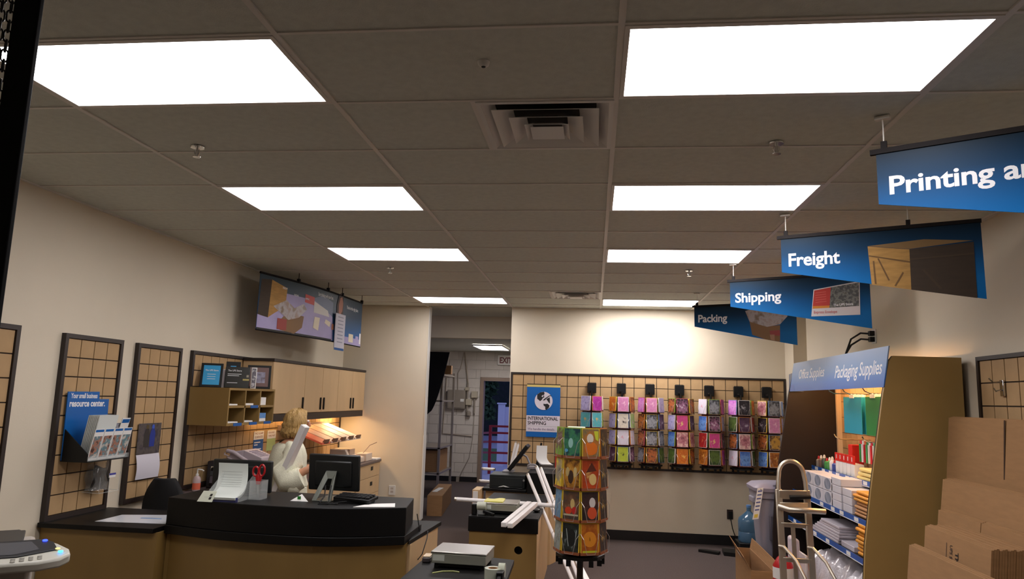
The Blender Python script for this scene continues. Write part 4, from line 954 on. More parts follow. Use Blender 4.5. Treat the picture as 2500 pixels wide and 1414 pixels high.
# acrylic form holder
t = thing('form_holder', 'clear acrylic holder with a curved stack of white forms', 'form holder', (-2.3, 4.62, ZR))
def fs2(u, v):
    y = 4.475 + .235 * (1 - (1 - v) ** 2.1); z = ZR + .028 + .19 * v ** 2.2
    return Vector((-2.44 - .045 * v + .205 * u + .0 * v, y, z))
MB().sheet(fs2, 4, 18, (0, .003, -.014)).build('forms', M('form_paper', (206, 212, 206), .6), t, True)
for x in (-2.44, -2.225): MB().ext([(x, 4.49, ZR), (x, 4.49, ZR + .04), (x, 4.7, ZR + .16), (x, 4.72, ZR + .15), (x, 4.72, ZR)], (.003, 0, 0)).build('side_wall', m_acry, t)
MB().box(-2.44, -2.222, 4.49, 4.72, ZR, ZR + .003).build('base', m_acry, t)
MB().box(-2.44, -2.222, 4.487, 4.49, ZR, ZR + .028).build('front_lip', M('lip_blue', (70, 74, 130), .3), t)
MB().box(-2.215, -2.135, 4.62, 4.72, ZR, ZR + .003).build('cup_base', m_acry, t)
for (a, b_, c, d) in ((-2.215, -2.213, 4.62, 4.72), (-2.137, -2.135, 4.62, 4.72), (-2.215, -2.135, 4.62, 4.622), (-2.215, -2.135, 4.718, 4.72)):
    MB().box(a, b_, c, d, ZR + .003, ZR + .12).build('cup_wall', m_acry, t)
for k in range(7): MB().surf(lambda u, v: fs2(.12 + .7 * u, .52 + .055 * k + .006 * v) + Vector((0, -.0025, .0012)), 2, 1).build('form_line', M('line_grey', (150, 156, 152), .6), t)
t = thing('card_holder', 'small tilted sign card with a black and yellow mark', 'sign', (-2.43, 4.46, ZR))
MB().ext([(-2.475, 4.455, ZR), (-2.375, 4.455, ZR), (-2.37, 4.5, ZR + .06), (-2.46, 4.5, ZR + .06)], (0, .003, .001)).build('card', M('card_cream', (200, 204, 186), .5), t)
MB().box(-2.475, -2.375, 4.455, 4.51, ZR, ZR + .002).build('foot', m_acry, t)
for (a, b_) in ((.016, .028), (.034, .046)): MB().ext([(-2.405, 4.453 + a * .75, ZR + a), (-2.39, 4.453 + a * .75, ZR + a), (-2.388, 4.453 + b_ * .75, ZR + b_), (-2.403, 4.453 + b_ * .75, ZR + b_)], (0, -.001, 0)).build('mark', m_txtb, t)
# red scissors
t = thing('scissors', 'red-handled scissors standing in the clear cup', 'scissors', (-2.18, 4.67, ZR + .003))
MB().tube([(-2.2 + .019 * math.cos(a) - .003, 4.67, 1.272 + .03 * math.sin(a)) for a in [2 * PI * k / 16 for k in range(16)]], .0065, 8, True).build('finger_ring', m_red, t, True)
MB().tube([(-2.162 + .019 * math.cos(a), 4.672, 1.28 + .036 * math.sin(a)) for a in [2 * PI * k / 16 for k in range(16)]], .0065, 8, True).build('finger_ring', m_red, t, True)
MB().bar((-2.192, 4.67, 1.25), (-2.182, 4.67, 1.19), .022, .012).bar((-2.166, 4.672, 1.25), (-2.178, 4.672, 1.19), .02, .012).build('handle', m_red, t, bevel=.003)
MB().bar((-2.182, 4.67, 1.2), (-2.175, 4.67, ZR + .004), .012, .003).bar((-2.176, 4.673, 1.2), (-2.183, 4.673, ZR + .004), .012, .003).build('blade', m_chrome, t)
# tent card, pin pad, keyboard, papers
t = thing('tent_card', 'white folded card with a green square on the service counter', 'card', (-1.9, 4.72, ZR))
MB().ext([(-1.95, 4.66, ZR), (-1.83, 4.66, ZR), (-1.89, 4.7, ZR + .04)], (0, .004, 0)).build('card', m_paper, t)
MB().box(-1.9, -1.878, 4.656, 4.659, ZR + .012, ZR + .032).build('green_mark', M('mark_green', (40, 140, 50), .5), t)
t = thing('keyboard', 'black keyboard and card reader beside the silver monitor stand', 'keyboard', (-1.52, 4.7, ZR))
MB().obox((-1.53, 4.72, ZR + .03), (.26, .13, .022), Matrix.Rotation(.12, 3, 'X') @ Matrix.Rotation(-.2, 3, 'Z')).build('body', m_blackp, t, bevel=.005)
for r in range(3):
    for c in range(8): MB().obox(Vector((-1.53, 4.72, ZR + .042)) + Matrix.Rotation(-.2, 3, 'Z') @ Vector((-.105 + c * .03, -.035 + r * .034, .004 * r)), (.024, .026, .008)).build('key', M('key_black', (34, 34, 36), .5), t)
MB().box(-1.66, -1.42, 4.66, 4.78, ZR, ZR + .022).build('foot', m_blackp, t)
t = thing('cables', 'tangle of black cables behind the silver monitor stand', 'cables', (-1.7, 4.65, ZR))
for pth in ([(-1.74, 4.72, ZR + .1), (-1.72, 4.66, ZR + .04), (-1.73, 4.6, ZR + .006), (-1.66, 4.56, ZR + .006)], [(-1.7, 4.72, ZR + .1), (-1.69, 4.66, ZR + .03), (-1.66, 4.58, ZR + .006), (-1.55, 4.6, ZR + .02)], [(-1.72, 4.55, ZR + .006), (-1.64, 4.54, ZR + .012), (-1.6, 4.58, ZR + .006)]):
    MB().tube(pth, .0045, 6).build('cable', m_blackp, t, True)
tag(slab(MB(), [(-1.48, 4.52), (-1.235, 4.60), (-1.275, 4.75), (-1.43, 4.67)], ZR, ZR + .003).build('paper_sheet', m_paper), 'white paper lying at the end of the raised counter', 'paper')
carton(-1.75, -1.5, 5.25, 5.4, .888, 1.04, 'small brown carton behind the silver monitor stand')

# ================================================================== THINGS ON THE BACK COUNTER AND SIDE WALL
ZB = .915
t = thing('hand_sanitizer', 'clear pump bottle of hand sanitizer with an orange label', 'bottle', (-3.44, 6.16, ZB))
MB().lathe([(.03, ZB), (.034, ZB + .01), (.034, ZB + .1), (.026, ZB + .122), (.012, ZB + .13)], (-3.44, 6.16, 0), 18).build('bottle', M('gel', (214, 190, 190), .15, alpha=.75), t, True)
MB().lathe([(.0345, ZB + .015), (.0345, ZB + .07)], (-3.44, 6.16, 0), 18, cap=False).build('label', M('sanit_label', (226, 110, 80), .5), t, True)
MB().lathe([(.013, ZB + .128), (.013, ZB + .145), (.006, ZB + .15), (.006, ZB + .18)], (-3.44, 6.16, 0), 12).build('collar', m_paper, t, True)
MB().tube([(-3.44, 6.16, ZB + .178), (-3.44, 6.16, ZB + .186), (-3.40, 6.165, ZB + .182), (-3.385, 6.168, ZB + .172)], .006, 7).build('pump', m_paper, t, True)
t = thing('cordless_phone', 'black cordless phone standing in its cradle', 'telephone', (-3.36, 6.28, ZB))
MB().obox((-3.36, 6.28, ZB + .11), (.05, .026, .17), Matrix.Rotation(-.08, 3, 'X')).build('handset', m_blackp, t, bevel=.012)
MB().obox((-3.36, 6.262, ZB + .145), (.034, .004, .04), Matrix.Rotation(-.08, 3, 'X')).build('display', M('lcd', (60, 64, 66), .3), t)
MB().obox((-3.36, 6.264, ZB + .09), (.034, .004, .06), Matrix.Rotation(-.08, 3, 'X')).build('keypad', M('key_grey', (90, 84, 92), .4), t)
MB().box(-3.4, -3.32, 6.25, 6.34, ZB, ZB + .035).build('cradle', m_blackp, t, bevel=.006)
MB().box(-3.395, -3.325, 6.3, 6.31, ZB + .035, ZB + .2).build('cradle_back', M('cream_box', (228, 216, 190), .5), t)
t = thing('office_printer', 'dark grey office printer under the desk telephone', 'printer', (-3.2, 6.65, ZB))
MB().box(-3.5, -2.95, 6.42, 6.85, ZB, 1.15).build('body', M('printer_dark', (52, 50, 56), .5), t, bevel=.012)
MB().box(-3.4, -3.05, 6.41, 6.42, ZB + .06, ZB + .12).build('paper_slot', m_blackp, t)
t = thing('telephone', 'silver multi-button desk telephone on the dark printer', 'telephone', (-3.2, 6.6, 1.15))
m_sil = M('phone_silver', (190, 176, 182), .4)
MB().ext([(-3.18, 6.46, 1.15), (-3.0, 6.46, 1.15), (-3.0, 6.46, 1.19), (-3.18, 6.46, 1.255)], (0, .26, 0)).build('body', m_sil, t, bevel=.006)
MB().ext([(-3.34, 6.46, 1.15), (-3.18, 6.46, 1.15), (-3.18, 6.46, 1.255), (-3.3, 6.46, 1.235)], (0, .26, 0)).build('display_hood', m_sil, t, bevel=.006)
for r in range(3):
    for c in range(5): MB().box(-3.15 + c * .026, -3.134 + c * .026, 6.5 + r * .06, 6.54 + r * .06, 1.205 - c * .0095 + .03, 1.215 - c * .0095 + .03).build('button', M('btn', (150, 136, 150), .5), t)
MB().tube([(-3.33, 6.44, 1.245), (-3.26, 6.43, 1.235), (-3.18, 6.43, 1.19), (-3.12, 6.43, 1.155)], .018, 9).build('handset', m_sil, t, True)
MB().tube([(-3.35, 6.43, 1.23) if k == 0 else (-3.35 + .01 * k + .012 * math.cos(k * 1.9), 6.42 + .012 * math.sin(k * 1.9), 1.23 - .008 * k) for k in range(12)], .005, 6).build('coil_cord', m_sil, t, True)
# notices on the grid panel
t = thing('notice', 'white and blue notice pinned on the grid panel left of the woman', 'notice', (-3.525, 7.49, 1.15))
MB().box(-3.536, -3.534, 7.38, 7.61, 1.15, 1.372).build('sheet', m_bluel, t)
MB().box(-3.5345, -3.533, 7.38, 7.61, 1.285, 1.372).build('white_half', m_paper, t)
text('lettering', 'PACK & SHIP', M('notice_brown', (150, 90, 60), .5), (-3.5326, 7.4, 1.338), (0, 1, 0), (0, 0, 1), parent=t, width=.19, height=.024)
text('lettering', 'GUARANTEE', M('notice_brown', (150, 90, 60), .5), (-3.5326, 7.4, 1.3), (0, 1, 0), (0, 0, 1), parent=t, width=.19, height=.024)
for (z_, w2) in ((1.25, .14), (1.225, .08), (1.18, .17)): MB().box(-3.534, -3.5334, 7.4, 7.4 + w2, z_, z_ + .01).build('text_line', m_txtw, t)
t = thing('notice', 'white notice pinned on the grid panel just behind the head', 'notice', (-3.525, 7.8, 1.2))
MB().box(-3.536, -3.534, 7.7, 7.915, 1.15, 1.37).build('sheet', M('notice_green', (176, 196, 130), .5), t)
MB().box(-3.5345, -3.533, 7.7, 7.915, 1.28, 1.37).build('white_half', m_paper, t)
text('lettering', 'GROUND', M('notice_brown', (150, 90, 60), .5), (-3.5326, 7.72, 1.335), (0, 1, 0), (0, 0, 1), parent=t, width=.15, height=.022)
text('lettering', 'TIME MAP', M('notice_brown', (150, 90, 60), .5), (-3.5326, 7.72, 1.3), (0, 1, 0), (0, 0, 1), parent=t, width=.17, height=.022)
# sloping form trays
t = thing('form_tray_rack', 'row of sloping form trays on the grid panel under the cabinets', 'tray rack', (-3.5, 8.6, 1.2))
MB().box(-3.535, -3.49, 7.95, 9.45, 1.36, 1.42).build('mount_rail', M('rail_taupe', (150, 128, 116), .5), t)
cols = [M('tray_red', (206, 92, 70), .5), M('tray_tan', (196, 160, 140), .5), M('tray_tan2', (206, 172, 146), .5), M('tray_white', (228, 212, 196), .5), M('tray_white', (228, 212, 196), .5)]
for k in range(5):
    y0 = 8.02 + .285 * k
    MB().ext([(-3.49, y0, 1.40), (-3.03, y0, 1.235), (-3.03, y0, 1.215), (-3.49, y0, 1.38)], (0, .25, 0)).build('tray', cols[k], t)
    MB().ext([(-3.06, y0 + .06, 1.23), (-3.025, y0 + .06, 1.225), (-3.01, y0 + .06, 1.27), (-3.03, y0 + .06, 1.27)], (0, .13, 0)).build('tray_lip', M('lip_brown', (120, 84, 66), .5), t)
t = thing('label_printer', 'cream label printer on the far end of the back counter', 'printer', (-3.2, 9.2, ZB))
MB().ext([(-3.35, 9.15, ZB), (-2.98, 9.15, ZB), (-2.98, 9.15, ZB + .07), (-3.1, 9.15, ZB + .09), (-3.14, 9.15, ZB + .17), (-3.35, 9.15, ZB + .17)], (0, .3, 0)).build('body', M('cream_plastic', (226, 206, 186), .45), t, bevel=.01)
MB().box(-3.13, -3.1, 9.2, 9.4, ZB + .1, ZB + .17).build('display', M('display_tan', (176, 150, 130), .4), t)
MB().box(-3.12, -2.97, 9.5, 9.75, ZB, ZB + .1).build('side_unit', M('cream_plastic', (226, 206, 186), .45), t, bevel=.006)
MB().tube([(-3.05, 9.6, ZB + .1), (-2.98, 9.65, ZB + .2), (-2.9, 9.7, ZB + .24)], .005, 6).build('antenna', M('rail_taupe', (150, 128, 116), .5), t)
tag(MB().box(-3.1, -2.91, 9.75, 9.96, ZB, ZB + .02).build('paper_stack', m_paper, None, bevel=.003), 'white papers stacked at the very end of the back counter', 'paper')
# frames on top of the pigeonholes
ZP = 1.815
def stand_frame(name, label, cat, y, x, w_, h, rz, fm, pm, tilt=.18, border=.02):
    t = thing(name, label, cat, (0, 0, 0), group=None)
    R = Matrix.Rotation(-tilt, 3, 'X')
    MB().obox(R @ Vector((0, 0, h / 2)), (w_, .014, h), R).build('frame', fm, t, bevel=.003)
    MB().obox(R @ Vector((0, -.0078, h / 2)), (w_ - 2 * border, .002, h - 2 * border), R).build('picture', pm, t)
    MB().bar((0, h * .6 * math.sin(abs(tilt)) + .012, h * .58), (0, h * .6 * math.sin(abs(tilt)) + h * .3, .0), .03, .004).build('easel_leg', fm, t)
    put(t, (x, y, ZP), rz)
    return t, R
def on_frame(t, R, s, x, z, w_, h, mat, b=.0): text('lettering', s, mat, wm(t) @ (R @ Vector((x, -.0092, z))), wm(t).to_3x3() @ Vector((1, 0, 0)), wm(t).to_3x3() @ (R @ Vector((0, 0, 1))), parent=t, width=w_, height=h, bold=b)
t, R = stand_frame('plaque', 'blue plaque in a black frame leaning on the pigeonholes', 'plaque', 6.17, -3.40, .185, .225, .42, m_blackp, M('plaque_blue', (54, 160, 214), .35), .3, .022)
on_frame(t, R, 'The UPS Store', -.055, .15, .11, .014, m_txtw, .02)
def on_bar(t, R, x, z, w_, h, mat):
    b = MB(); b.add([wm(t) @ (R @ Vector(q)) for q in ((x, -.0092, z), (x + w_, -.0092, z), (x + w_, -.0092, z + h), (x, -.0092, z + h))], [(0, 1, 2, 3)]); b.build('text_line', mat, t)
for k in range(3): on_bar(t, R, -.035, .118 - .022 * k, .07, .004, m_txtw)
t, R = stand_frame('plaque', 'dark award plaque with small lettering and a gold bar', 'plaque', 6.38, -3.262, .215, .195, .35, M('plaque_black', (26, 24, 18), .3), M('plaque_olive', (34, 32, 22), .3), .12, .008)
on_frame(t, R, 'The UPS Store', -.085, .152, .12, .016, m_txtw, .01)
for (z_, w2) in ((.125, .12), (.11, .1), (.045, .09)): on_bar(t, R, -.085, z_, w2, .005, m_txtw)
_R = wm(t).to_3x3() @ R
for (a, b_, c, d, mm) in ((.05, .105, .07, .085, M('gold_bar', (176, 160, 96), .3, .4)), (.08, .1, .1, .122, M('seal', (150, 140, 120), .3, .4))):
    b = MB(); b.add([wm(t) @ (R @ Vector(q)) for q in ((a, -.0095, c), (b_, -.0095, c), (b_, -.0095, d), (a, -.0095, d))], [(0, 1, 2, 3)]); b.build('inlay', mm, t)
t, R = stand_frame('framed_print', 'framed print with gold mat beside the wall cabinet', 'picture frame', 6.82, -3.262, .22, .23, .45, m_blackp, M('mat_mauve', (120, 92, 88), .5), .1, .022)
for (a, d, mm) in ((.066, .0086, M('gold_mat', (196, 160, 90), .4)), (.056, .0092, MP('old_print', [(170, 166, 186), (140, 138, 160), (110, 100, 110)], 25.0))):
    b = MB(); b.add([wm(t) @ (R @ Vector(q)) for q in ((-a, -d, .11 - a * .95), (a, -d, .11 - a * .95), (a, -d, .11 + a * .95), (-a, -d, .11 + a * .95))], [(0, 1, 2, 3)]); b.build('mat', mm, t)
t, R = stand_frame('card_display', 'white card standing between the two plaques', 'card', 6.36, -3.41, .08, .17, .4, m_paper, M('pale_card', (206, 200, 206), .5), .1, .004)
t, R = stand_frame('photo_strip', 'white and grey photo cube stand beside the framed print', 'stand', 6.6, -3.21, .05, .2, .5, m_paper, MP('strip_print', [(226, 224, 228), (120, 116, 126), (230, 230, 232)], 30.0), -.18, .008)
t, R = stand_frame('plaque', 'black and blue plaque at the back of the pigeonhole top', 'plaque', 6.6, -3.42, .13, .25, .5, m_blackp, M('plaque_blue', (54, 160, 214), .35), .08, .04)
# brochure rack on the first panel
t = thing('brochure_rack', 'blue-backed brochure rack with a black bin on the grid panel', 'brochure rack', (-3.53, 4.75, 1.3))
def yz(name, pts, x, mat, th=.004): return MB().ext([(x, y, z) for y, z in pts], (th, 0, 0)).build(name, mat, t)
yz('header', [(4.565, 1.3), (4.555, 1.755), (4.87, 1.757), (4.875, 1.705), (4.98, 1.705), (4.99, 1.3)], -3.52, m_blue, .006)
text('lettering', 'Your small business', m_txtw, (-3.5136, 4.585, 1.712), (0, 1, 0), (0, 0, 1), parent=t, width=.265, height=.034, bold=.025)
text('lettering', 'resource center.', m_txtw, (-3.5136, 4.58, 1.655), (0, 1, 0), (0, 0, 1), parent=t, width=.36, height=.045, bold=.03)
MB().ext([(-3.522, 4.565, 1.3), (-3.33, 4.565, 1.3), (-3.33, 4.565, 1.345), (-3.52, 4.565, 1.51)], (0, .008, 0)).build('bin_side', m_blackp, t)
MB().ext([(-3.522, 4.985, 1.3), (-3.33, 4.985, 1.3), (-3.33, 4.985, 1.345), (-3.52, 4.985, 1.40)], (0, .008, 0)).build('bin_side', m_blackp, t)
MB().box(-3.522, -3.325, 4.565, 4.993, 1.292, 1.3).build('bin_floor', m_blackp, t)
MB().box(-3.332, -3.325, 4.565, 4.993, 1.3, 1.33).build('bin_front', m_acry, t)
for k in range(4):
    y0 = 4.585 + .1 * k
    b = thing('brochure', 'tri-fold brochure in the front row, %s from the bin side' % ['first', 'second', 'third', 'fourth'][k], 'brochure', (-3.34, y0, 1.301), group='brochures in the rack')
    MB().ext([(-3.345, y0, 1.302), (-3.345, y0 + .094, 1.302), (-3.305, y0 + .094, 1.51), (-3.305, y0, 1.51)], (-.005, 0, 0)).build('leaflet', m_paper, b)
    MB().ext([(-3.3095 + .0006, y0 + .006, 1.49), (-3.3095 + .0006, y0 + .088, 1.49), (-3.3062, y0 + .088, 1.506), (-3.3062, y0 + .006, 1.506)], (.0008, 0, 0)).build('blue_band', m_blue, b)
    MB().ext([(-3.342, y0 + .006, 1.318), (-3.342, y0 + .088, 1.318), (-3.3145, y0 + .088, 1.462), (-3.3145, y0 + .006, 1.462)], (.0008, 0, 0)).build('photo', MP('broch_photo_%d' % k, [(70, 50, 46), (170, 120, 100), (90, 130, 140), (200, 190, 180)], 22.0, seed=k * 3.0), b)
for k in range(7):
    tag(MB().ext([(-3.44 + .012 * k, 4.62, 1.31), (-3.44 + .012 * k, 4.82, 1.31), (-3.40 + .012 * k, 4.83, 1.60), (-3.40 + .012 * k, 4.63, 1.60)], (.008, 0, 0)).build('booklet', M('booklet_white', (206, 210, 206), .5)),
        ('white booklet at the front of the thick rear stack' if k == 6 else 'white booklet, layer %s behind the front booklet' % ['six', 'five', 'four', 'three', 'two', 'one'][k]), 'booklet', 'white booklets in the rack')
bx = -3.36
t2 = thing('booklet_cover', 'printed cover sheet on the thick white booklets', 'booklet', (bx, 4.72, 1.4))
MB().ext([(bx - .0, 4.64, 1.4), (bx, 4.8, 1.4), (bx + .026, 4.815, 1.585), (bx + .026, 4.65, 1.585)], (.001, 0, 0)).build('sheet', M('booklet_white', (206, 210, 206), .5), t2)
for (a, b_, mm) in ((.06, .09, m_bluel), (.01, .045, M('grass_print', (150, 170, 90), .5))):
    MB().ext([(bx + .0012 + a * .14, 4.65, 1.4 + a), (bx + .0012 + a * .14, 4.79, 1.4 + a), (bx + .0012 + b_ * .14, 4.79, 1.4 + b_), (bx + .0012 + b_ * .14, 4.65, 1.4 + b_)], (.001, 0, 0)).build('band', mm, t2)
for k in range(3): text('lettering', ['ALL', 'SYSTEMS', 'GROW'][k], m_bluel, (bx + .0025 + .0225, 4.69, 1.55 - .024 * k), (0, 1, 0), (.14, 0, 1), parent=t2, width=.06 + .02 * (k % 2), height=.014)
tag(MB().ext([(-3.42, 4.85, 1.31), (-3.42, 4.95, 1.31), (-3.38, 4.95, 1.54), (-3.38, 4.85, 1.54)], (.006, 0, 0)).build('brochure', MP('dark_broch', [(30, 26, 36), (60, 50, 56), (150, 150, 160)], 25.0)), 'dark photo brochure beside the white booklets', 'brochure')
b = thing('brochure', 'tri-fold brochure standing high at the back of the rack', 'brochure', (-3.4, 4.97, 1.301), group='brochures in the rack')
MB().ext([(-3.42, 4.93, 1.34), (-3.42, 5.02, 1.34), (-3.36, 5.02, 1.575), (-3.36, 4.93, 1.575)], (.005, 0, 0)).build('leaflet', m_paper, b)
MB().ext([(-3.364, 4.935, 1.54), (-3.364, 5.015, 1.54), (-3.356, 5.015, 1.566), (-3.356, 4.935, 1.566)], (.0012, 0, 0)).build('blue_band', m_blue, b)
# clear bag of dark straps in a wire basket
t = thing('accessory_bag', 'clear hanging bag of dark straps under the brochure rack', 'bag', (-3.5, 4.9, 1.06))
b = MB()
b.surf(lambda u, v: Vector((-3.52 + .085 * math.sin(PI * u) ** .5 * (1 - .25 * v), 4.83 + .19 * u + .012 * math.sin(9 * v), 1.07 + .18 * v + .03 * math.sin(PI * u) * v)), 18, 10)
b.build('bag', M('bag_film', (170, 166, 160), .1, spec=.9, alpha=.35), t, True)
for k in range(9): MB().tube([(-3.5 + .004 * (k % 3), 4.86 + .016 * k, 1.07), (-3.47, 4.855 + .018 * k, 1.13), (-3.48, 4.86 + .015 * k, 1.2), (-3.5, 4.9, 1.235)], .009, 6).build('strap', M('strap_dark', (40, 36, 30), .6), t, True)
MB().box(-3.415, -3.412, 4.93, 5.0, 1.155, 1.185).build('tag', m_paper, t)
MB().box(-3.4118, -3.411, 4.93, 5.0, 1.172, 1.185).build('tag_band', M('tag_purple', (60, 60, 150), .5), t)
for q in ([(-3.53, 4.82, 1.065), (-3.4, 4.82, 1.06), (-3.4, 5.03, 1.06), (-3.53, 5.03, 1.065)], [(-3.4, 4.82, 1.06), (-3.4, 4.82, 1.17)], [(-3.4, 5.03, 1.06), (-3.4, 5.03, 1.19)], [(-3.4, 4.92, 1.06), (-3.4, 4.92, 1.15)]): MB().tube(q, .003, 5).build('basket_wire', m_acry, t)
# photo calendar
t = thing('wall_calendar', 'calendar with a photo of two figures over a white page', 'calendar', (-3.53, 5.52, 1.08))
MB().box(-3.527, -3.524, 5.385, 5.685, 1.275, 1.515).build('photo_page', MP('street_photo', [(66, 60, 58), (92, 84, 82), (60, 56, 66)], 14.0), t)
for (y, c, c2) in ((5.5, (52, 46, 44), (90, 74, 40)), (5.575, (30, 52, 140), (60, 90, 190))):
    MB().ext([(-3.5236, y - .035, 1.33), (-3.5236, y + .03, 1.33), (-3.5236, y + .035, 1.43), (-3.5236, y + .02, 1.47), (-3.5236, y - .02, 1.47), (-3.5236, y - .038, 1.42)], (.0006, 0, 0)).build('figure_print', M('fig_%d' % c[2], c, .6), t)
    MB().ext([(-3.5236, y + .018 * math.cos(k * PI / 5), 1.485 + .02 * math.sin(k * PI / 5)) for k in range(10)], (.0006, 0, 0)).build('figure_head', M('figh_%d' % c[2], c2, .6), t)
MB().sheet(lambda u, v: Vector((-3.515 + .012 * math.sin(PI * v) - .012 * v, 5.39 + .3 * u, 1.085 + .19 * v)), 4, 6, (-.002, 0, 0)).build('date_page', M('date_paper', (214, 210, 220), .6), t, True)
# office chair
t = thing('office_chair', 'black office chair with a rounded back behind the low counter', 'chair', (-3.3, 5.52, 0))
m_fab = M('chair_fabric', (20, 19, 20), .9)
MB().sheet(lambda u, v: Vector((-3.33 + .17 * (2 * u - 1) * (1 - .55 * max(0, (v - .45) / .55) ** 2.4), 5.45 + .05 * (2 * u - 1) ** 2 - .03 * v, .62 + .48 * v)), 12, 12, (0, .05, 0)).build('backrest', m_fab, t, True, bevel=.008)
MB().lathe([(.02, .42), (.22, .43), (.235, .47), (.2, .5), (.02, .505)], (-3.28, 5.72, 0), 24).build('seat', m_fab, t, True)
MB().bar((-3.28, 5.52, .66), (-3.28, 5.62, .42), .06, .02).build('back_bracket', m_blackp, t)
MB().cyl((-3.28, 5.72, .1), (-3.28, 5.72, .43), .028).build('gas_column', m_blackp, t, True)
for k in range(5):
    a = 2 * PI * k / 5 + .3; e = (-3.28 + .24 * math.cos(a), 5.72 + .24 * math.sin(a), .075)
    MB().bar((-3.28, 5.72, .11), e, .04, .03).build('base_leg', m_blackp, t)
    MB().cyl((e[0] - .015, e[1], .028), (e[0] + .015, e[1], .028), .028, n=12).build('castor', m_blackp, t, True)

# ================================================================== OUTLETS
t = thing('wall_outlet', 'white duplex outlet low on the partition wall', 'outlet', (-2.744, 10.02, .44))
MB().box(-2.79, -2.7, 10.018, 10.03, .43, .56).build('cover_plate', m_white, t, bevel=.003)
for z in (.475, .52): MB().box(-2.765, -2.725, 10.0165, 10.018, z - .014, z + .014).build('socket', M('socket', (190, 180, 170), .5), t)
t = thing('plugged_adapter', 'black adapter in an outlet on the back wall with a hanging lead', 'adapter', (1.778, YB - .05, .3))
MB().box(1.74, 1.815, YB - .012, YB, .33, .45).build('cover_plate', M('brown_plate', (60, 44, 38), .5), t)
MB().box(1.755, 1.805, YB - .05, YB - .012, .34, .43).build('adapter', m_blackp, t, bevel=.004)
MB().tube([(1.78, YB - .04, .34), (1.8, YB - .05, .22), (1.84, YB - .05, .1), (1.86, YB - .06, .01)], .006, 6).build('lead', m_blackp, t, True)
t = thing('blank_plate', 'pale blank outlet plate on the back wall beside the card spinner', 'outlet', (.2, YB - .01, .5))
MB().box(.15, .25, YB - .008, YB, .45, .59).build('plate', m_wall, t, bevel=.002)

# ================================================================== GREETING CARD RACKS
ORD = ['first', 'second', 'third', 'fourth', 'fifth', 'sixth', 'seventh']
ROW = ['top', 'second', 'third', 'bottom']
CARDS = {  # look: word used in the label, inks
    'mag': ('magenta', [(176, 60, 150), (150, 40, 130), (190, 90, 170)]), 'gold': ('gold and brown', [(90, 60, 44), (200, 150, 60), (120, 80, 50)]),
    'teal': ('teal', [(90, 170, 176), (80, 160, 166), (230, 170, 60)]), 'phot': ('dark photo', [(40, 30, 36), (140, 90, 120), (220, 200, 210)]),
    'pink': ('pink', [(226, 150, 190), (210, 130, 176), (240, 190, 210)]), 'crm': ('cream', [(226, 216, 196), (220, 208, 190), (60, 50, 48)]),
    'lgrn': ('light green', [(170, 190, 120), (150, 176, 110), (210, 170, 200)]), 'wht': ('white', [(216, 206, 222), (222, 214, 226), (220, 160, 180)]),
    'ygrn': ('yellow green', [(186, 200, 60), (176, 190, 60), (60, 60, 50)]), 'brn': ('brown photo', [(70, 40, 30), (180, 100, 50), (110, 70, 50)]),
    'org': ('orange', [(220, 130, 40), (200, 100, 30), (236, 180, 90)]), 'lil': ('lilac', [(160, 150, 200), (190, 180, 220), (120, 110, 170)]),
    'gry': ('grey photo', [(60, 60, 66), (150, 150, 156), (110, 110, 116)]), 'red': ('red', [(180, 40, 36), (150, 30, 36), (220, 110, 70)]),
    'hot': ('hot pink', [(214, 76, 140), (200, 66, 130), (226, 190, 120)]), 'pur': ('dark purple', [(70, 40, 66), (90, 60, 86), (190, 180, 190)]),
    'blk': ('black lettered', [(36, 30, 36), (50, 44, 50), (190, 186, 190)]), 'ros': ('rose photo', [(230, 190, 180), (180, 110, 120), (110, 60, 70)]),
    'blu': ('blue', [(70, 110, 190), (110, 150, 210), (40, 70, 140)]), 'grn': ('dark green', [(50, 70, 40), (90, 110, 50), (30, 40, 30)]),
    'vio': ('violet', [(200, 110, 200), (220, 150, 216), (180, 90, 186)]), 'lion': ('golden animal', [(196, 120, 40), (150, 80, 30), (226, 170, 90)]),
}
card_me = {}
def card_mesh(key, w_, h, edge):
    k = (key, w_, h, edge)
    if k not in card_me:
        a = MB().box(-w_ / 2, w_ / 2, 0, .014, 0, h).mesh('cover', M('card_edge_' + edge, {'w': (224, 218, 214), 'y': (222, 190, 60), 'o': (206, 130, 50), 'g': (150, 170, 70), 'r': (190, 90, 100), 'b': (110, 140, 180)}[edge], .5))
        b = MB().box(-w_ / 2 + .005, w_ / 2 - .005, -.0012, 0, .004, h - .006).mesh('picture', MP('card_' + key, CARDS[key][1], 34.0, seed=sum(map(ord, key)) * .37, motif=(0.012 * math.sin(sum(map(ord, key))), 0, .09 + .012 * math.cos(sum(map(ord, key))), .10)))
        card_me[k] = (a, b)
    return card_me[k]
m_wire = M('rack_wire', (186, 176, 170), .35, .5)
m_ledge = M('rack_ledge', (96, 28, 36), .5)
pocket_me = {}
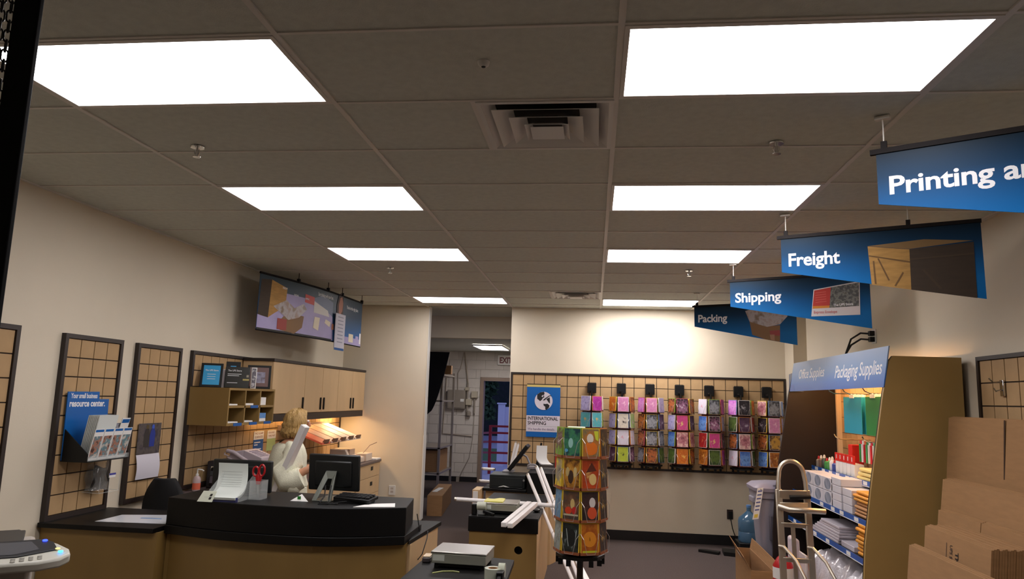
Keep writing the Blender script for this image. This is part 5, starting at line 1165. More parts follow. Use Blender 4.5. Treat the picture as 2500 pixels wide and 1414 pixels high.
def rack_pockets(parent, cx, cy, R, nf, phi, z0, tiers, pitch, w_, faces, pw):
    """ledge and wire for every pocket of a rotating rack"""
    key = (w_, pw)
    if key not in pocket_me:
        l = MB().box(-w_ / 2, w_ / 2, -.015, .0, -.004, .012).mesh('pocket_ledge', pw)
        wi = MB().tube([(-w_ / 2, -.002, .12), (-w_ / 2 + .012, -.03, .09), (-w_ * .22, -.032, .002)], .0016, 4).tube([(w_ / 2, -.002, .12), (w_ / 2 - .012, -.03, .09), (w_ * .22, -.032, .002)], .0016, 4).tube([(-w_ * .22, -.032, .004), (w_ * .22, -.032, .004)], .0016, 4).mesh('pocket_wire', m_wire)
        pocket_me[key] = (l, wi)
    l, wi = pocket_me[key]
    for ti in range(tiers):
        for fc in faces:
            a = phi + fc * 2 * PI / nf
            for me in (l, wi):
                o = inst(me.name.split('.')[0], me, parent, (cx + R * math.sin(a) - parent.location.x, cy - R * math.cos(a) - parent.location.y, z0 + (tiers - 1 - ti) * pitch - parent.location.z)); o.rotation_euler = (0, 0, a)
def put_card(key, label, cx, cy, R, a, z, w_, h, edge, group, tilt=.06, n=1):
    a_, b_ = card_mesh(key, w_, h, edge)
    t = thing('greeting_card', label, 'greeting card', (cx + (R + .016) * math.sin(a), cy - (R + .016) * math.cos(a), z), 0, group)
    t.rotation_euler = (-tilt, 0, a)
    for me in (a_, b_): inst(me.name.split('.')[0], me, t, (0, 0, 0))
    return t
RX = [-.025, .369, .748, 1.135, 1.518, 1.898, 2.26]
LAY = [  # per rack: angle and, for the left / centre / right pocket, the four rows
    (.50, [['lil', 'teal', 'wht', 'pink'], ['mag', 'teal', 'lgrn', 'wht'], ['gold', 'phot', 'blu', 'brn']]),
    (.10, [['org', 'lil', 'lil', 'pur'], ['pink', 'crm', 'wht', 'ygrn'], ['brn', 'lgrn', 'wht', 'phot']]),
    (.0, [['vio', 'brn', 'brn', 'gry'], ['pink', 'gry', 'gry', 'brn'], ['lil', 'pur', 'gry', 'grn']]),
    (.0, [['brn', 'lil', 'blu', 'grn'], ['phot', 'hot', 'ros', 'org'], ['brn', 'pur', 'ros', 'brn']]),
    (.12, [['wht', 'blu', 'red', 'lion'], ['gry', 'phot', 'hot', 'grn'], ['mag', 'lil', 'pur', 'mag']]),
    (.08, [['vio', 'grn', 'brn', 'wht'], ['blk', 'pur', 'ros', 'blu'], ['org', 'red', 'ros', 'grn']]),
    (.12, [['ros', 'blk', 'brn', 'blu'], ['gry', 'pink', 'gold', 'lion'], ['blu', 'lil', 'brn', 'red']]),
]
EDG = 'wgyorbwywo'
for ri, (x, (phi, cols_)) in enumerate(zip(RX, LAY)):
    cy = 9.76; R = .142
    t = thing('card_rack', 'rotating greeting card rack, %s from the left on the back wall' % ORD[ri], 'card rack', (x, cy, 1.0), 0, 'wall-hung greeting card racks')
    MB().box(x - .06, x + .06, 9.89, 9.945, 1.90, 2.035).build('bracket', m_blackp, t, bevel=.003)
    for k in range(6): MB().box(x - .05 + .018 * k, x - .042 + .018 * k, 9.895, 9.945, 2.035, 2.043).build('bracket_tooth', m_blackp, t)
    MB().box(x - .02, x + .02, cy, 9.9, 1.925, 1.945).build('arm', m_blackp, t)
    MB().cyl((x, cy, .985), (x, cy, 1.93), .012, n=8).build('axle', m_blackp, t)
    MB().lathe([(.03, .965), (.15, .985), (.15, 1.0), (.03, 1.0)], (x, cy, 0), 12).build('base_plate', m_blackp, t)
    for k in range(8):
        a = 2 * PI * k / 8 + .2; MB().box(x + .12 * math.cos(a) - .012, x + .12 * math.cos(a) + .012, cy + .12 * math.sin(a) - .012, cy + .12 * math.sin(a) + .012, .945, .985).build('base_tooth', m_blackp, t)
    MB().lathe([(.12, 1.005), (.12, 1.84)], (x, cy, 0), 6, cap=True).build('core', M('rack_core', (52, 30, 26), .7), t)
    rack_pockets(t, x, cy, R, 6, phi, 1.03, 4, .212, .15, (-1, 0, 1), m_ledge)
    for ci, fc in enumerate((-1, 0, 1)):
        for r in range(4):
            key = cols_[ci][r]
            put_card(key, '%s greeting card, %s row, %s pocket, %s wall rack' % (CARDS[key][0], ROW[r], ['left', 'centre', 'right'][ci], ORD[ri]), x, cy, R, phi + fc * PI / 3, 1.033 + (3 - r) * .212, 0.142, .19, EDG[(ri * 7 + ci * 3 + r * 5) % 10], 'cards in the wall racks')
# ---- floor spinner with autumn cards
SX, SY = -.07, 4.66
t = thing('card_spinner', 'floor-standing card spinner with four tiers of autumn cards', 'card rack', (SX, SY, 0))
R = .142; phi = PI / 8
m_pole = M('spinner_pole', (52, 44, 40), .5)
MB().cyl((SX, SY, .02), (SX, SY, 1.62), .02, n=12).build('pole', m_pole, t, True)
MB().lathe([(.24, 0), (.24, .015), (.06, .035), (.03, .06)], (SX, SY, 0), 28).build('foot', m_pole, t, True)
MB().lathe([(.04, .835), (.15, .85), (.15, .87), (.04, .87)], (SX, SY, 0), 8).build('base_plate', m_blackp, t)
for k in range(12):
    a = 2 * PI * k / 12; MB().box(SX + .135 * math.cos(a) - .014, SX + .135 * math.cos(a) + .014, SY + .135 * math.sin(a) - .014, SY + .135 * math.sin(a) + .014, .815, .85).build('base_tooth', m_blackp, t)
MB().lathe([(.12, .88), (.12, 1.6)], (SX, SY, 0), 8).build('core', M('spinner_core', (150, 84, 24), .6), t)
rack_pockets(t, SX, SY, R, 8, phi, .89, 4, .187, .116, (-2, -1, 0, 1), M('spinner_ledge', (150, 84, 50), .5))
A = {'c0': ('teal and green ghost', [(20, 60, 70), (60, 130, 90), (40, 100, 110)]), 'c1': ('puppy in pumpkin', [(120, 112, 80), (180, 116, 50), (214, 130, 46)]),
     'c2': ('sepia costume', [(90, 50, 16), (190, 130, 40), (226, 190, 110)]), 'c3': ('orange witch puppy', [(196, 70, 20), (170, 60, 20), (226, 180, 100)]),
     'c4': ('red apples', [(64, 60, 54), (104, 70, 48), (150, 120, 90)]), 'c5': ('puppy and pumpkin on dark', [(36, 24, 30), (60, 36, 36), (120, 66, 40)]),
     'c6': ('black lace', [(18, 20, 18), (40, 46, 42), (150, 160, 156)]), 'c7': ('orange pumpkin', [(206, 120, 30), (170, 84, 24), (120, 80, 40)]),
     's0': ('green-edged', [(110, 170, 60), (90, 60, 70), (170, 170, 160)]), 's1': ('yellow-edged', [(226, 196, 40), (150, 140, 120), (90, 90, 80)]),
     's2': ('blue-edged', [(70, 120, 160), (110, 150, 180), (60, 80, 100)]), 's3': ('grey-edged', [(110, 120, 116), (150, 160, 156), (90, 96, 92)]),
     'r0': ('dark-backed', [(60, 40, 30), (30, 26, 26), (190, 150, 60)])}
CARDS.update(A)
sp = {-1: ['c0', 'c2', 'c4', 'c6'], 0: ['c1', 'c3', 'c5', 'c7'], -2: ['s0', 's1', 's2', 's3'], 1: ['r0', 'r0', 'r0', 'r0']}
for fc, ks in sp.items():
    for r in range(4):
        a = phi + fc * PI / 4
        put_card(ks[r], '%s greeting card, %s row, %s of the floor spinner' % (CARDS[ks[r]][0], ROW[r], {-2: 'left side', -1: 'left front', 0: 'right front', 1: 'right side'}[fc]), SX, SY, R - .004, a, .893 + (3 - r) * .187, .114, .178, 'gyyy'[r] if fc in (-2, -1) else ('yoyy'[r] if fc == 0 else 'o'), 'cards in the floor spinner', .05)
tag(MB().box(-.16, -.05, 4.58, 4.74, 1.62, 1.632).build('card_pack', M('pack_pale', (210, 222, 190), .5), None, bevel=.003), 'pale card pack lying on top of the floor spinner', 'card')
# big motifs on the two front columns of the spinner are printed in relief on the nearest cards
def spin_print(fc, r, name, pts, col):
    a = phi + fc * PI / 4; w0 = Vector((SX + (R + .0115) * math.sin(a), SY - (R + .0115) * math.cos(a), .893 + (3 - r) * .187))
    rm = Matrix.Rotation(a, 4, 'Z') @ Matrix.Rotation(-.05, 4, 'X')
    card = next(o for o in bpy.data.objects if o.get('label', '').startswith(CARDS[sp[fc][r]][0] + ' greeting card, %s row, %s of the floor' % (ROW[r], {-1: 'left front', 0: 'right front'}[fc])))
    M4 = wm(card)
    MB().ext([M4 @ Vector((x, -.0014, z)) for x, z in pts], M4.to_3x3() @ Vector((0, -.0006, 0))).build(name, M('ink_%d_%d_%d' % col, col, .5), card)
circ = lambda cx, cz, rx, rz, n=14: [(cx + rx * math.cos(2 * PI * k / n), cz + rz * math.sin(2 * PI * k / n)) for k in range(n)]
spin_print(-1, 0, 'figure_print', circ(-.008, .085, .016, .03), (150, 200, 190)); spin_print(-1, 0, 'glow_print', circ(-.036, .04, .012, .01), (90, 170, 210))
spin_print(0, 0, 'pumpkin_print', circ(0, .056, .042, .04), (226, 116, 24)); spin_print(0, 0, 'puppy_print', circ(-.005, .115, .022, .03), (226, 214, 196)); spin_print(0, 0, 'leaf_print', [(.02, .16), (.048, .16), (.048, .1), (.03, .11)], (206, 210, 50))
spin_print(-1, 1, 'figure_print', circ(-.004, .07, .018, .04), (60, 34, 16)); spin_print(-1, 1, 'ghost_print', circ(.024, .1, .012, .03), (206, 180, 120)); spin_print(-1, 1, 'ghost_print', circ(-.026, .1, .012, .028), (196, 170, 110))
spin_print(0, 1, 'hat_print', [(-.03, .1), (.04, .11), (.008, .16)], (90, 34, 16)); spin_print(0, 1, 'puppy_print', circ(.014, .06, .024, .034), (226, 190, 120))
spin_print(-1, 2, 'apple_print', circ(-.016, .06, .022, .022), (206, 64, 24)); spin_print(-1, 2, 'apple_print', circ(.022, .062, .016, .022), (190, 34, 24)); spin_print(-1, 2, 'corn_print', circ(.01, .1, .014, .03), (206, 176, 110)); spin_print(-1, 2, 'rope_print', [(-.048, .03), (.048, .03), (.048, .04), (-.048, .04)], (190, 180, 150))
spin_print(0, 2, 'pumpkin_print', circ(.012, .05, .03, .036), (216, 84, 44)); spin_print(0, 2, 'puppy_print', circ(.014, .11, .02, .03), (216, 206, 200))
spin_print(-1, 3, 'cat_print', circ(.008, .09, .026, .05), (16, 18, 16)); spin_print(-1, 3, 'lace_print', [(-.03, .14), (-.026, .14), (-.01, .04), (-.014, .04)], (170, 180, 176)); spin_print(-1, 3, 'lace_print', [(.036, .14), (.04, .13), (.03, .05), (.026, .05)], (170, 180, 176))
spin_print(0, 3, 'pumpkin_print', circ(0, .085, .042, .045), (224, 140, 34)); spin_print(0, 3, 'nose_print', [(-.006, .075), (.006, .075), (0, .1)], (90, 50, 20)); spin_print(0, 3, 'foot_band', [(-.046, .006), (.046, .006), (.046, .02), (-.046, .02)], (196, 200, 40))

# ---- International Shipping poster
t = thing('shipping_poster', 'blue International Shipping poster with a globe and plane', 'poster', (-.68, YB - .04, 1.3))
PY = YB - .04
x0, x1, z0, z1 = -.905, -.45, 1.29, 1.99
MB().box(x0, x1, PY, PY + .006, z0, z1).build('board', m_blue, t)
MB().box(x0, x1, PY - .002, PY + .008, z1, z1 + .012).build('top_rail', M('rail_brown', (50, 34, 24), .5), t)
MB().box(x0, x1, PY - .0015, PY, z1 - .03, z1).build('yellow_band', M('band_yellow', (206, 186, 110), .5), t)
MB().box(x0, x1, PY - .0015, PY, z0 + .07, z0 + .285).build('white_band', M('poster_white', (216, 206, 214), .5), t)
MB().box(x0, x1, PY - .002, PY - .0014, z0 + .142, z0 + .145).build('rule', M('line_grey', (150, 156, 152), .6), t)
text('lettering', 'INTERNATIONAL', m_txtb, (x0 + .02, PY - .002, z0 + .225), (1, 0, 0), (0, 0, 1), parent=t, width=.41, height=.048, bold=.015)
text('lettering', 'SHIPPING', m_txtb, (x0 + .02, PY - .002, z0 + .163), (1, 0, 0), (0, 0, 1), parent=t, width=.25, height=.048, bold=.015)
text('lettering', 'We handle the details.', M('mauve_ink', (120, 100, 130), .5), (x0 + .02, PY - .002, z0 + .09), (1, 0, 0), (0, 0, 1), parent=t, width=.37, height=.032)
gx, gz, gr = -.675, 1.775, .122
def pf(name, pts, mat, d): return MB().ext([(gx + a * gr, PY - d, gz + b * gr) for a, b in pts], (0, -.0006, 0)).build(name, mat, t)
pf('globe', [(math.cos(2 * PI * k / 32), math.sin(2 * PI * k / 32)) for k in range(32)], M('poster_white', (216, 206, 214), .5), .002)
pf('continent_print', [(-.72, .7), (-.4, .92), (.0, 1.0), (.1, .85), (.02, .62), (.08, .4), (-.1, .3), (-.2, .1), (-.4, -.05), (-.5, .05), (-.72, .2), (-.74, .45)], m_txtb, .003)
pf('continent_print', [(.0, -.3), (.15, -.35), (.45, -.3), (.68, -.5), (.6, -.75), (.3, -1.0), (.2, -.9), (.2, -.65), (.0, -.5)], m_txtb, .003)
pf('ice_print', [(-.25, .5), (-.05, .68), (-.02, .5), (-.15, .4)], M('poster_white', (216, 206, 214), .5), .0036)
pf('plane_print', [(-.08, .02), (.1, .08), (.72, .58), (.86, .5), (.8, .66), (.6, .6), (.0, .16)], m_txtb, .004)
pf('plane_print', [(.3, .2), (.68, .42), (.72, -.25), (.64, -.25)], m_txtb, .004)
pf('plane_print', [(-.1, .06), (.2, .34), (.36, .32), (.12, .04)], M('poster_grey', (110, 104, 116), .5), .0038)

# ================================================================== HAND TRUCK, BIN, JUG, CARTON (right)
t = thing('hand_truck', 'aluminium hand truck with a looped top handle', 'hand truck', (1.62, 6.3, 0))
HX0, HX1 = 1.505, 1.725; ty = lambda z: 6.1 + .2 * z / 1.3
P = lambda x, z, dy=0: (x, ty(z) + dy, z)
for x in (HX0, HX1): MB().bar(P(x, .08), P(x, 1.13), .05, .032, (0, 1, 0)).build('side_rail', m_alu, t, bevel=.004)
lp = [P(HX0, 1.1), P(HX0 + .004, 1.2)] + [P(1.615 - .098 * math.cos(a), 1.25 + .105 * math.sin(a)) for a in [PI * k / 14 for k in range(15)]] + [P(HX1 - .004, 1.2), P(HX1, 1.1)]
MB().tube(lp, .0175, 10).build('top_loop', m_alu, t, True)
MB().bar(P(HX0, 1.09, -.01), P(HX1, 1.095, -.01), .02, .07, (0, 0, 1)).build('top_bracket', m_alu, t, bevel=.004)
MB().bar(P(HX0, 1.005, -.01), P(HX1, 1.01, -.01), .02, .05, (0, 0, 1)).build('cross_bar', m_alu, t, bevel=.004)
for z in (.86, .6, .34): MB().bar(P(HX0, z), P(HX1, z - .005), .03, .035).build('cross_bar', m_alu, t, bevel=.004)
MB().bar(P(1.6, .34), P(1.6, .86), .03, .016, (0, 1, 0)).build('centre_strut', m_alu, t)
MB().tube([P(HX0 - .01, 1.0, -.03), P(1.56, .985, -.09), P(1.68, .99, -.12), P(1.83, .985, -.1)], .022, 10).build('second_handle', m_alu, t, True)
MB().tube([P(1.58, 1.075, -.04), P(1.66, 1.08, -.05), P(1.74, 1.085, -.05)], .017, 9).build('release_lever', m_blackp, t, True)
for x, s_ in ((HX0 + .005, 1), (HX1 + .005, 1)):
    MB().tube([P(x - .03, .70, -.02), P(x + .0, .70, -.05), P(x + .06, .62, -.16), P(x + .095, .52, -.24), P(x + .11, .36, -.28), P(x + .08, .15, -.27)], .013, 8).build('stair_glide', m_alu, t, True)
for x in (HX0 - .07, HX1 + .07):
    MB().cyl((x - .025, 6.0, .11), (x + .025, 6.0, .11), .11, n=24).build('wheel', M('tyre', (26, 24, 24), .8), t, True)
    MB().cyl((x - .028, 6.0, .11), (x + .028, 6.0, .11), .05, n=16).build('wheel_hub', m_alu, t, True)
MB().cyl((HX0 - .1, 6.0, .11), (HX1 + .1, 6.0, .11), .01, n=8).build('axle', m_alu, t)
MB().box(HX0 - .06, HX1 + .06, 6.13, 6.36, .0, .012).build('toe_plate', m_alu, t)
MB().bar((HX0, 6.1, .11), (HX0, 6.13, .006), .03, .03).bar((HX1, 6.1, .11), (HX1, 6.13, .006), .03, .03).build('foot_bracket', m_alu, t)
# red and white items behind it
t = thing('red_jug', 'red jug with a white label behind the hand truck', 'bottle', (1.62, 6.6, 0))
MB().box(1.52, 1.72, 6.55, 6.75, 0, .26).build('stand', m_blackp, t, bevel=.01)
MB().lathe([(.08, .26), (.085, .27), (.085, .46), (.05, .52), (.03, .54)], (1.62, 6.65, 0), 20).build('body', m_red, t, True)
MB().lathe([(.0855, .36), (.0855, .45)], (1.62, 6.65, 0), 20, cap=False).build('label', m_paper, t, True)
MB().lathe([(.03, .54), (.03, .57)], (1.62, 6.65, 0), 12).build('cap', m_blackp, t, True)
tag(MB().ext([(1.70, 6.7, 0), (1.80, 6.7, 0), (1.775, 6.7, .66), (1.73, 6.7, .69), (1.70, 6.7, .68)], (0, .12, 0)).build('foam_roll', M('foam_white', (206, 196, 204), .6), None, bevel=.02, bseg=3), 'white foam roll standing behind the hand truck', 'foam roll')
t = thing('floor_appliance', 'white appliance with a dark control plate behind the hand truck', 'appliance', (1.775, 6.52, 0))
MB().ext([(1.735, 6.42, 0), (1.81, 6.42, 0), (1.815, 6.42, .48), (1.79, 6.42, .57), (1.74, 6.42, .6)], (0, .2, 0)).build('body', M('appliance_white', (206, 196, 196), .4), t, bevel=.012)
MB().ext([(1.755, 6.415, .1), (1.805, 6.415, .1), (1.808, 6.415, .42), (1.765, 6.415, .46)], (0, .005, 0)).build('control_plate', M('plate_dark', (46, 42, 40), .35), t, bevel=.002)
for k in range(3): MB().cyl((1.775, 6.409, .2 + .07 * k), (1.775, 6.416, .2 + .07 * k), .007, n=10).build('button', m_paper, t)
# grey bin
t = thing('trash_bin', 'large grey wheeled waste bin with a lid', 'bin', (1.85, 8.0, 0))
m_bin = M('bin_grey', (140, 136, 148), .55, var=.03, scale=4)
bx, by = 1.885, 8.06
def sqr(cx, cy, z, hw, hd, r=.06, n=5):
    out = []
    for (sx, sy, a0) in ((1, 1, 0), (-1, 1, PI / 2), (-1, -1, PI), (1, -1, 3 * PI / 2)):
        for k in range(n): a = a0 + PI / 2 * k / (n - 1); out.append(Vector((cx + sx * (hw - r) + r * math.cos(a), cy + sy * (hd - r) + r * math.sin(a), z)))
    return out
def loft(b, rings, cap=True):
    n = len(rings[0]); vs = [p for r in rings for p in r]
    fs = [(j * n + i, j * n + (i + 1) % n, (j + 1) * n + (i + 1) % n, (j + 1) * n + i) for j in range(len(rings) - 1) for i in range(n)]
    if cap: fs += [tuple(range(n))[::-1], tuple(range((len(rings) - 1) * n, len(rings) * n))]
    return b.add(vs, fs)
loft(MB(), [sqr(bx, by, .12, .15, .15), sqr(bx, by, .55, .18, .18), sqr(bx, by, .86, .195, .195), sqr(bx, by, .861, .215, .215), sqr(bx, by, .93, .22, .22)]).build('body', m_bin, t, True)
loft(MB(), [sqr(bx, by, .93, .235, .235), sqr(bx, by, .965, .24, .24), sqr(bx, by, 1.0, .20, .20), sqr(bx, by, 1.02, .1, .1)]).build('lid', M('bin_lid', (150, 144, 160), .5), t, True)
MB().box(bx - .06, bx + .06, by - .235, by - .215, .99, 1.005).build('lid_grip', m_bin, t, bevel=.004)
MB().box(bx - .1, bx - .04, by - .235, by - .2, .45, .7).build('handle_recess', M('bin_dark', (92, 88, 98), .6), t, bevel=.01)
MB().box(bx - .235, bx - .17, by - .1, by + .1, .80, .86).build('side_handle', m_bin, t, bevel=.01)
MB().lathe([(.2, .06), (.21, .09), (.2, .12)], (bx, by, 0), 24).build('dolly', m_blackp, t, True)
for k in range(4):
    a = PI / 4 + k * PI / 2; MB().cyl((bx + .15 * math.cos(a) - .012, by + .15 * math.sin(a), .03), (bx + .15 * math.cos(a) + .012, by + .15 * math.sin(a), .03), .03, n=12).build('castor', m_blackp, t, True)
t = thing('hang_tag', 'white printed instruction strip hanging at the bin side', 'tag', (1.66, 7.81, .7))
T0 = lambda a_, b_: Vector((1.668 - .055 * b_ + .06 * a_, 7.806 + .004 * b_, .965 - .31 * b_ + .01 * a_))
MB().ext([T0(0, 0), T0(1, 0), T0(1, 1), T0(0, 1)], (0, .004, 0)).build('strip', m_paper, t)
for k in range(6): MB().ext([T0(.15, .08 + .12 * k), T0(.85, .08 + .12 * k), T0(.85, .12 + .12 * k), T0(.15, .12 + .12 * k)], (0, -.001, 0)).build('print_line', M('tag_blue', (80, 90, 150), .5), t)
MB().ext([T0(.2, .84), T0(.8, .84), T0(.8, .95), T0(.2, .95)], (0, -.001, 0)).build('yellow_mark', M('tag_yellow', (226, 200, 80), .5), t)
MB().cyl((1.70, 7.80, .958), (1.70, 7.86, .958), .006, n=8).build('pin', m_chrome, t)
# water jug
t = thing('water_jug', 'blue translucent water jug on a low black stand', 'water jug', (1.93, 9.55, 0))
MB().box(1.78, 2.08, 9.4, 9.7, 0, .14).build('stand', m_blackp, t, bevel=.01)
MB().lathe([(.03, .145), (.125, .14), (.132, .16), (.132, .25), (.127, .26), (.132, .27), (.132, .38), (.12, .42), (.06, .47), (.028, .5), (.028, .55)], (1.93, 9.55, 0), 28).build('bottle', M('jug_blue', (96, 140, 176), .12, trans=.55, spec=.7), t, True)
MB().lathe([(.03, .545), (.031, .57), (.02, .575)], (1.93, 9.55, 0), 16).build('cap', M('jug_cap', (90, 130, 180), .4), t, True)
# open long carton
t = thing('open_carton', 'open long brown carton on the floor by the bin', 'box', (1.5, 7.38, 0))
b0 = [(1.395, 6.86), (1.595, 6.84), (1.60, 7.9), (1.46, 7.92)]
inn = [(1.40, 6.866), (1.59, 6.846), (1.595, 7.894), (1.465, 7.914)]
for k in range(4):
    p, q, q2, p2 = b0[k], b0[(k + 1) % 4], inn[(k + 1) % 4], inn[k]
    slab(MB(), [p, q, q2, p2], 0, .36).build('side', m_card, t)
slab(MB(), b0, 0.0, .006).build('bottom', m_card, t)
MB().ext([(1.396, 6.86, .36), (1.458, 7.92, .36), (1.40, 7.93, .47), (1.335, 6.86, .47)], (.004, 0, .001)).build('flap', m_card, t)
MB().ext([(1.596, 6.85, .36), (1.60, 7.9, .36), (1.62, 7.9, .46), (1.62, 6.95, .44)], (.004, 0, .001)).build('flap', m_card, t)
MB().ext([(1.374, 7.15, .41), (1.384, 7.35, .41), (1.366, 7.35, .44), (1.356, 7.15, .44)], (-.0015, 0, 0)).build('shipping_label', m_paper, t)
tag(slab(MB(), [(1.30, 9.45), (1.52, 9.32), (1.56, 9.42), (1.34, 9.52)], .0, .03).build('shoe_tray', m_blackp), 'flat black object on the carpet near the back wall', 'tray')
tag(slab(MB(), [(1.58, 9.3), (1.76, 9.24), (1.78, 9.5), (1.6, 9.55)], .0, .045).build('battery_box', m_blackp), 'low black box on the carpet under the wall adapter', 'box')

# ================================================================== FLATTENED CARTONS (right foreground)
def flatbox(label, x, xb, y0, y1, z1, n, thick, slot=None, yslope=0.0, group='flattened cartons leaning by the wall'):
    """bundle of n flattened cartons; x = top edge nearest the aisle, leaning towards the wall from foot xb"""
    t = thing('flat_carton', label, 'flattened box', ((x + xb) / 2, (y0 + y1) / 2, 0), 0, group)
    for k in range(n):
        dx = k * thick
        g_ = .0015
        for part, (a, b_) in enumerate(((y0, slot if slot else y1), (slot + .008 if slot else None, y1))):
            if a is None: continue
            r = .004 * ((k * 7) % 3)
            MB().ext([(xb + dx, a, 0.0), (xb + dx, b_, 0.0), (x + dx, b_, z1 + r), (x + dx, a, z1 + r)], (thick - g_, 0, 0)).build('board', m_card, t)
            if not slot: break
    return t
t = flatbox('tall flattened carton standing against the right wall', 2.36, 2.20, 3.5, 5.2, 1.757, 3, .012, None)
MB().bar((2.353, 4.52, 1.757), (2.327, 4.52, 1.37), .012, .002, (1, 0, 0)).build('flap_slot', M('slot_dark', (60, 38, 20), .8), t)
t = flatbox('wide flattened carton in the middle of the leaning cartons', 2.19, 2.02, 4.02, 4.95, 1.375, 6, .012, None)
MB().bar((2.184, 4.1, 1.2), (2.15, 4.1, .9), .012, .002, (1, 0, 0)).build('flap_slot', M('slot_dark', (60, 38, 20), .8), t)
t = flatbox('lower flattened carton with two smudged stamps', 2.11, 1.975, 3.85, 4.85, 1.20, 3, .012, 4.35)
for (ya, yb, za, zb) in ((4.66, 4.6, 1.12, 1.10), (4.56, 4.5, 1.15, 1.07)):
    X_ = lambda z: 1.975 + .135 * z / 1.2 - .0012
    MB().ext([(X_(zb), ya, zb), (X_(zb), yb, zb), (X_(za), yb, za), (X_(za), ya, za)], (-.0006, 0, 0)).build('stamp', M('stamp_grey', (120, 92, 70), .7), t)
t = flatbox('thick bundle of flattened cartons printed with lettering', 1.89, 1.78, 3.82, 4.52, 1.15, 15, .0125, None)
nz = Vector((.11, 0, 1.15)).normalized()
F_ = lambda y, z: Vector((1.78 + .11 * z / 1.15 - .0015, y, z))
text('lettering', 'The', m_txtb, F_(4.16, 1.075), -nz, (0, -1, 0), parent=t, width=.075, height=.032, bold=.03, depth=.0)
text('lettering', 'UPS Store', M('stamp_dark', (70, 52, 40), .7), F_(4.22, 1.10), -nz, (0, -1, 0), parent=t, width=.12, height=.028, bold=.02, depth=.0)
MB().ext([F_(4.262, 1.105), F_(4.262, .985), F_(4.255, .985), F_(4.255, 1.105)], (-.0006, 0, 0)).build('text_line', M('stamp_grey', (120, 92, 70), .7), t)
t = flatbox('plain flattened carton nearest the aisle', 1.775, 1.66, 3.4, 4.46, 1.05, 4, .012, None)
t = thing('grid_hook', 'chrome double hook on the right wall grid panel', 'hook', (XR - .03, 4.83, 1.98))
MB().box(XR - .04, XR - .026, 4.81, 4.85, 1.9, 2.0).build('plate', m_chrome, t, bevel=.003)
MB().tube([(XR - .035, 4.83, 1.99), (XR - .08, 4.84, 1.985), (XR - .1, 4.85, 2.01)], .005, 6).tube([(XR - .035, 4.83, 1.94), (XR - .07, 4.835, 1.93), (XR - .08, 4.84, 1.95)], .005, 6).build('hook', m_chrome, t, True)

# ================================================================== COPIER (lower left) AND BLACK POST WITH CHAIN
t = thing('photocopier', 'grey photocopier with a tilted touch panel', 'photocopier', (0, 0, 0))
m_cop = M('copier_grey', (176, 168, 160), .5)
m_feed = M('feeder_dark', (52, 50, 48), .5)
MB().box(-.72, 0, 0, .58, .05, 1.12).build('body', m_cop, t, bevel=.02)
MB().box(-.5, -.1, -.004, 0, .3, .5).build('paper_drawer', m_cop, t, bevel=.002)
MB().box(-.03, .001, -.003, .0, .1, 1.0).build('corner_post', M('panel_white', (200, 198, 186), .4), t)
MB().box(-.72, -.06, .06, .58, 1.1, 1.15).build('scanner_deck', m_feed, t, bevel=.008)
MB().box(-.72, -.2, .12, .56, 1.15, 1.22).build('document_feeder', m_feed, t, bevel=.012)
MB().box(-.72, -.3, .16, .52, 1.22, 1.28).build('feeder_lid', m_feed, t, bevel=.012)
MB().box(-.2, -.04, .14, .4, 1.16, 1.175).build('feeder_tray', m_feed, t, bevel=.004)
Rp = Matrix.Rotation(.22, 3, 'X')
pc = Vector((-.01, -.03, 1.165))
def pp(x, y, z=0.0): return pc + Rp @ Vector((x, y, z))
out = [(-.24, -.085), (-.08, -.105), (.03, -.105), (.1, -.085), (.135, -.045), (.13, .0), (.09, .06), (.05, .1), (-.24, .1)]
MB().ext([pp(x, y, -.04) for x, y in out], Rp @ Vector((0, 0, .04))).build('panel_body', M('panel_white', (200, 198, 186), .4), t, bevel=.01)
MB().ext([pp(x, y, .0) for x, y in ((-.235, -.05), (-.04, -.055), (.09, -.01), (.075, .06), (.04, .095), (-.235, .095))], Rp @ Vector((0, 0, .006))).build('panel_bezel', M('bezel_dark', (40, 42, 46), .4), t, bevel=.002)
MB().ext([pp(x, y, .006) for x, y in ((-.22, -.035), (-.05, -.038), (.03, -.005), (.0, .075), (-.22, .075))], Rp @ Vector((0, 0, .001))).build('touch_screen', M('touch_glass', (78, 80, 86), .25), t)
for (x, y, c, e) in ((.045, .075, (40, 60, 255), 5.0), (.1, -.04, (60, 170, 255), 4.0), (.09, -.012, (230, 220, 150), .6)):
    MB().ext([pp(x + .009 * math.cos(k * PI / 5), y + .008 * math.sin(k * PI / 5), .006) for k in range(10)], Rp @ Vector((0, 0, .003))).build('indicator', M('led_%d' % c[0], c, .4, emit=e), t)
for r in range(3):
    for c in range(4): MB().ext([pp(-.05 + .028 * c + .008 * math.cos(k * PI / 4), -.092 + .012 * r + .004 * math.sin(k * PI / 4) + .004 * c, .0) for k in range(8)], Rp @ Vector((0, 0, .003))).build('key', M('copier_key', (170, 168, 160), .5), t)
MB().box(-.2, -.02, -.06, .02, 1.1, 1.14).build('panel_arm', m_blackp, t, bevel=.006)
put(t, (-2.15, 2.7, 0), math.radians(38))
tag(MB().box(-1.70, -1.617, 1.79, 1.808, 0, ZC).build('black_post', M('post_black', (8, 8, 10), .8, spec=.2), None, bevel=.004), 'tall black post at the left edge of the view', 'post')
t = thing('hanging_chain', 'dark steel chain hanging beside the black post', 'chain', (-1.76, 1.8, ZC))
lk = []
m_chain = M('chain_steel', (40, 36, 32), .4, .8)
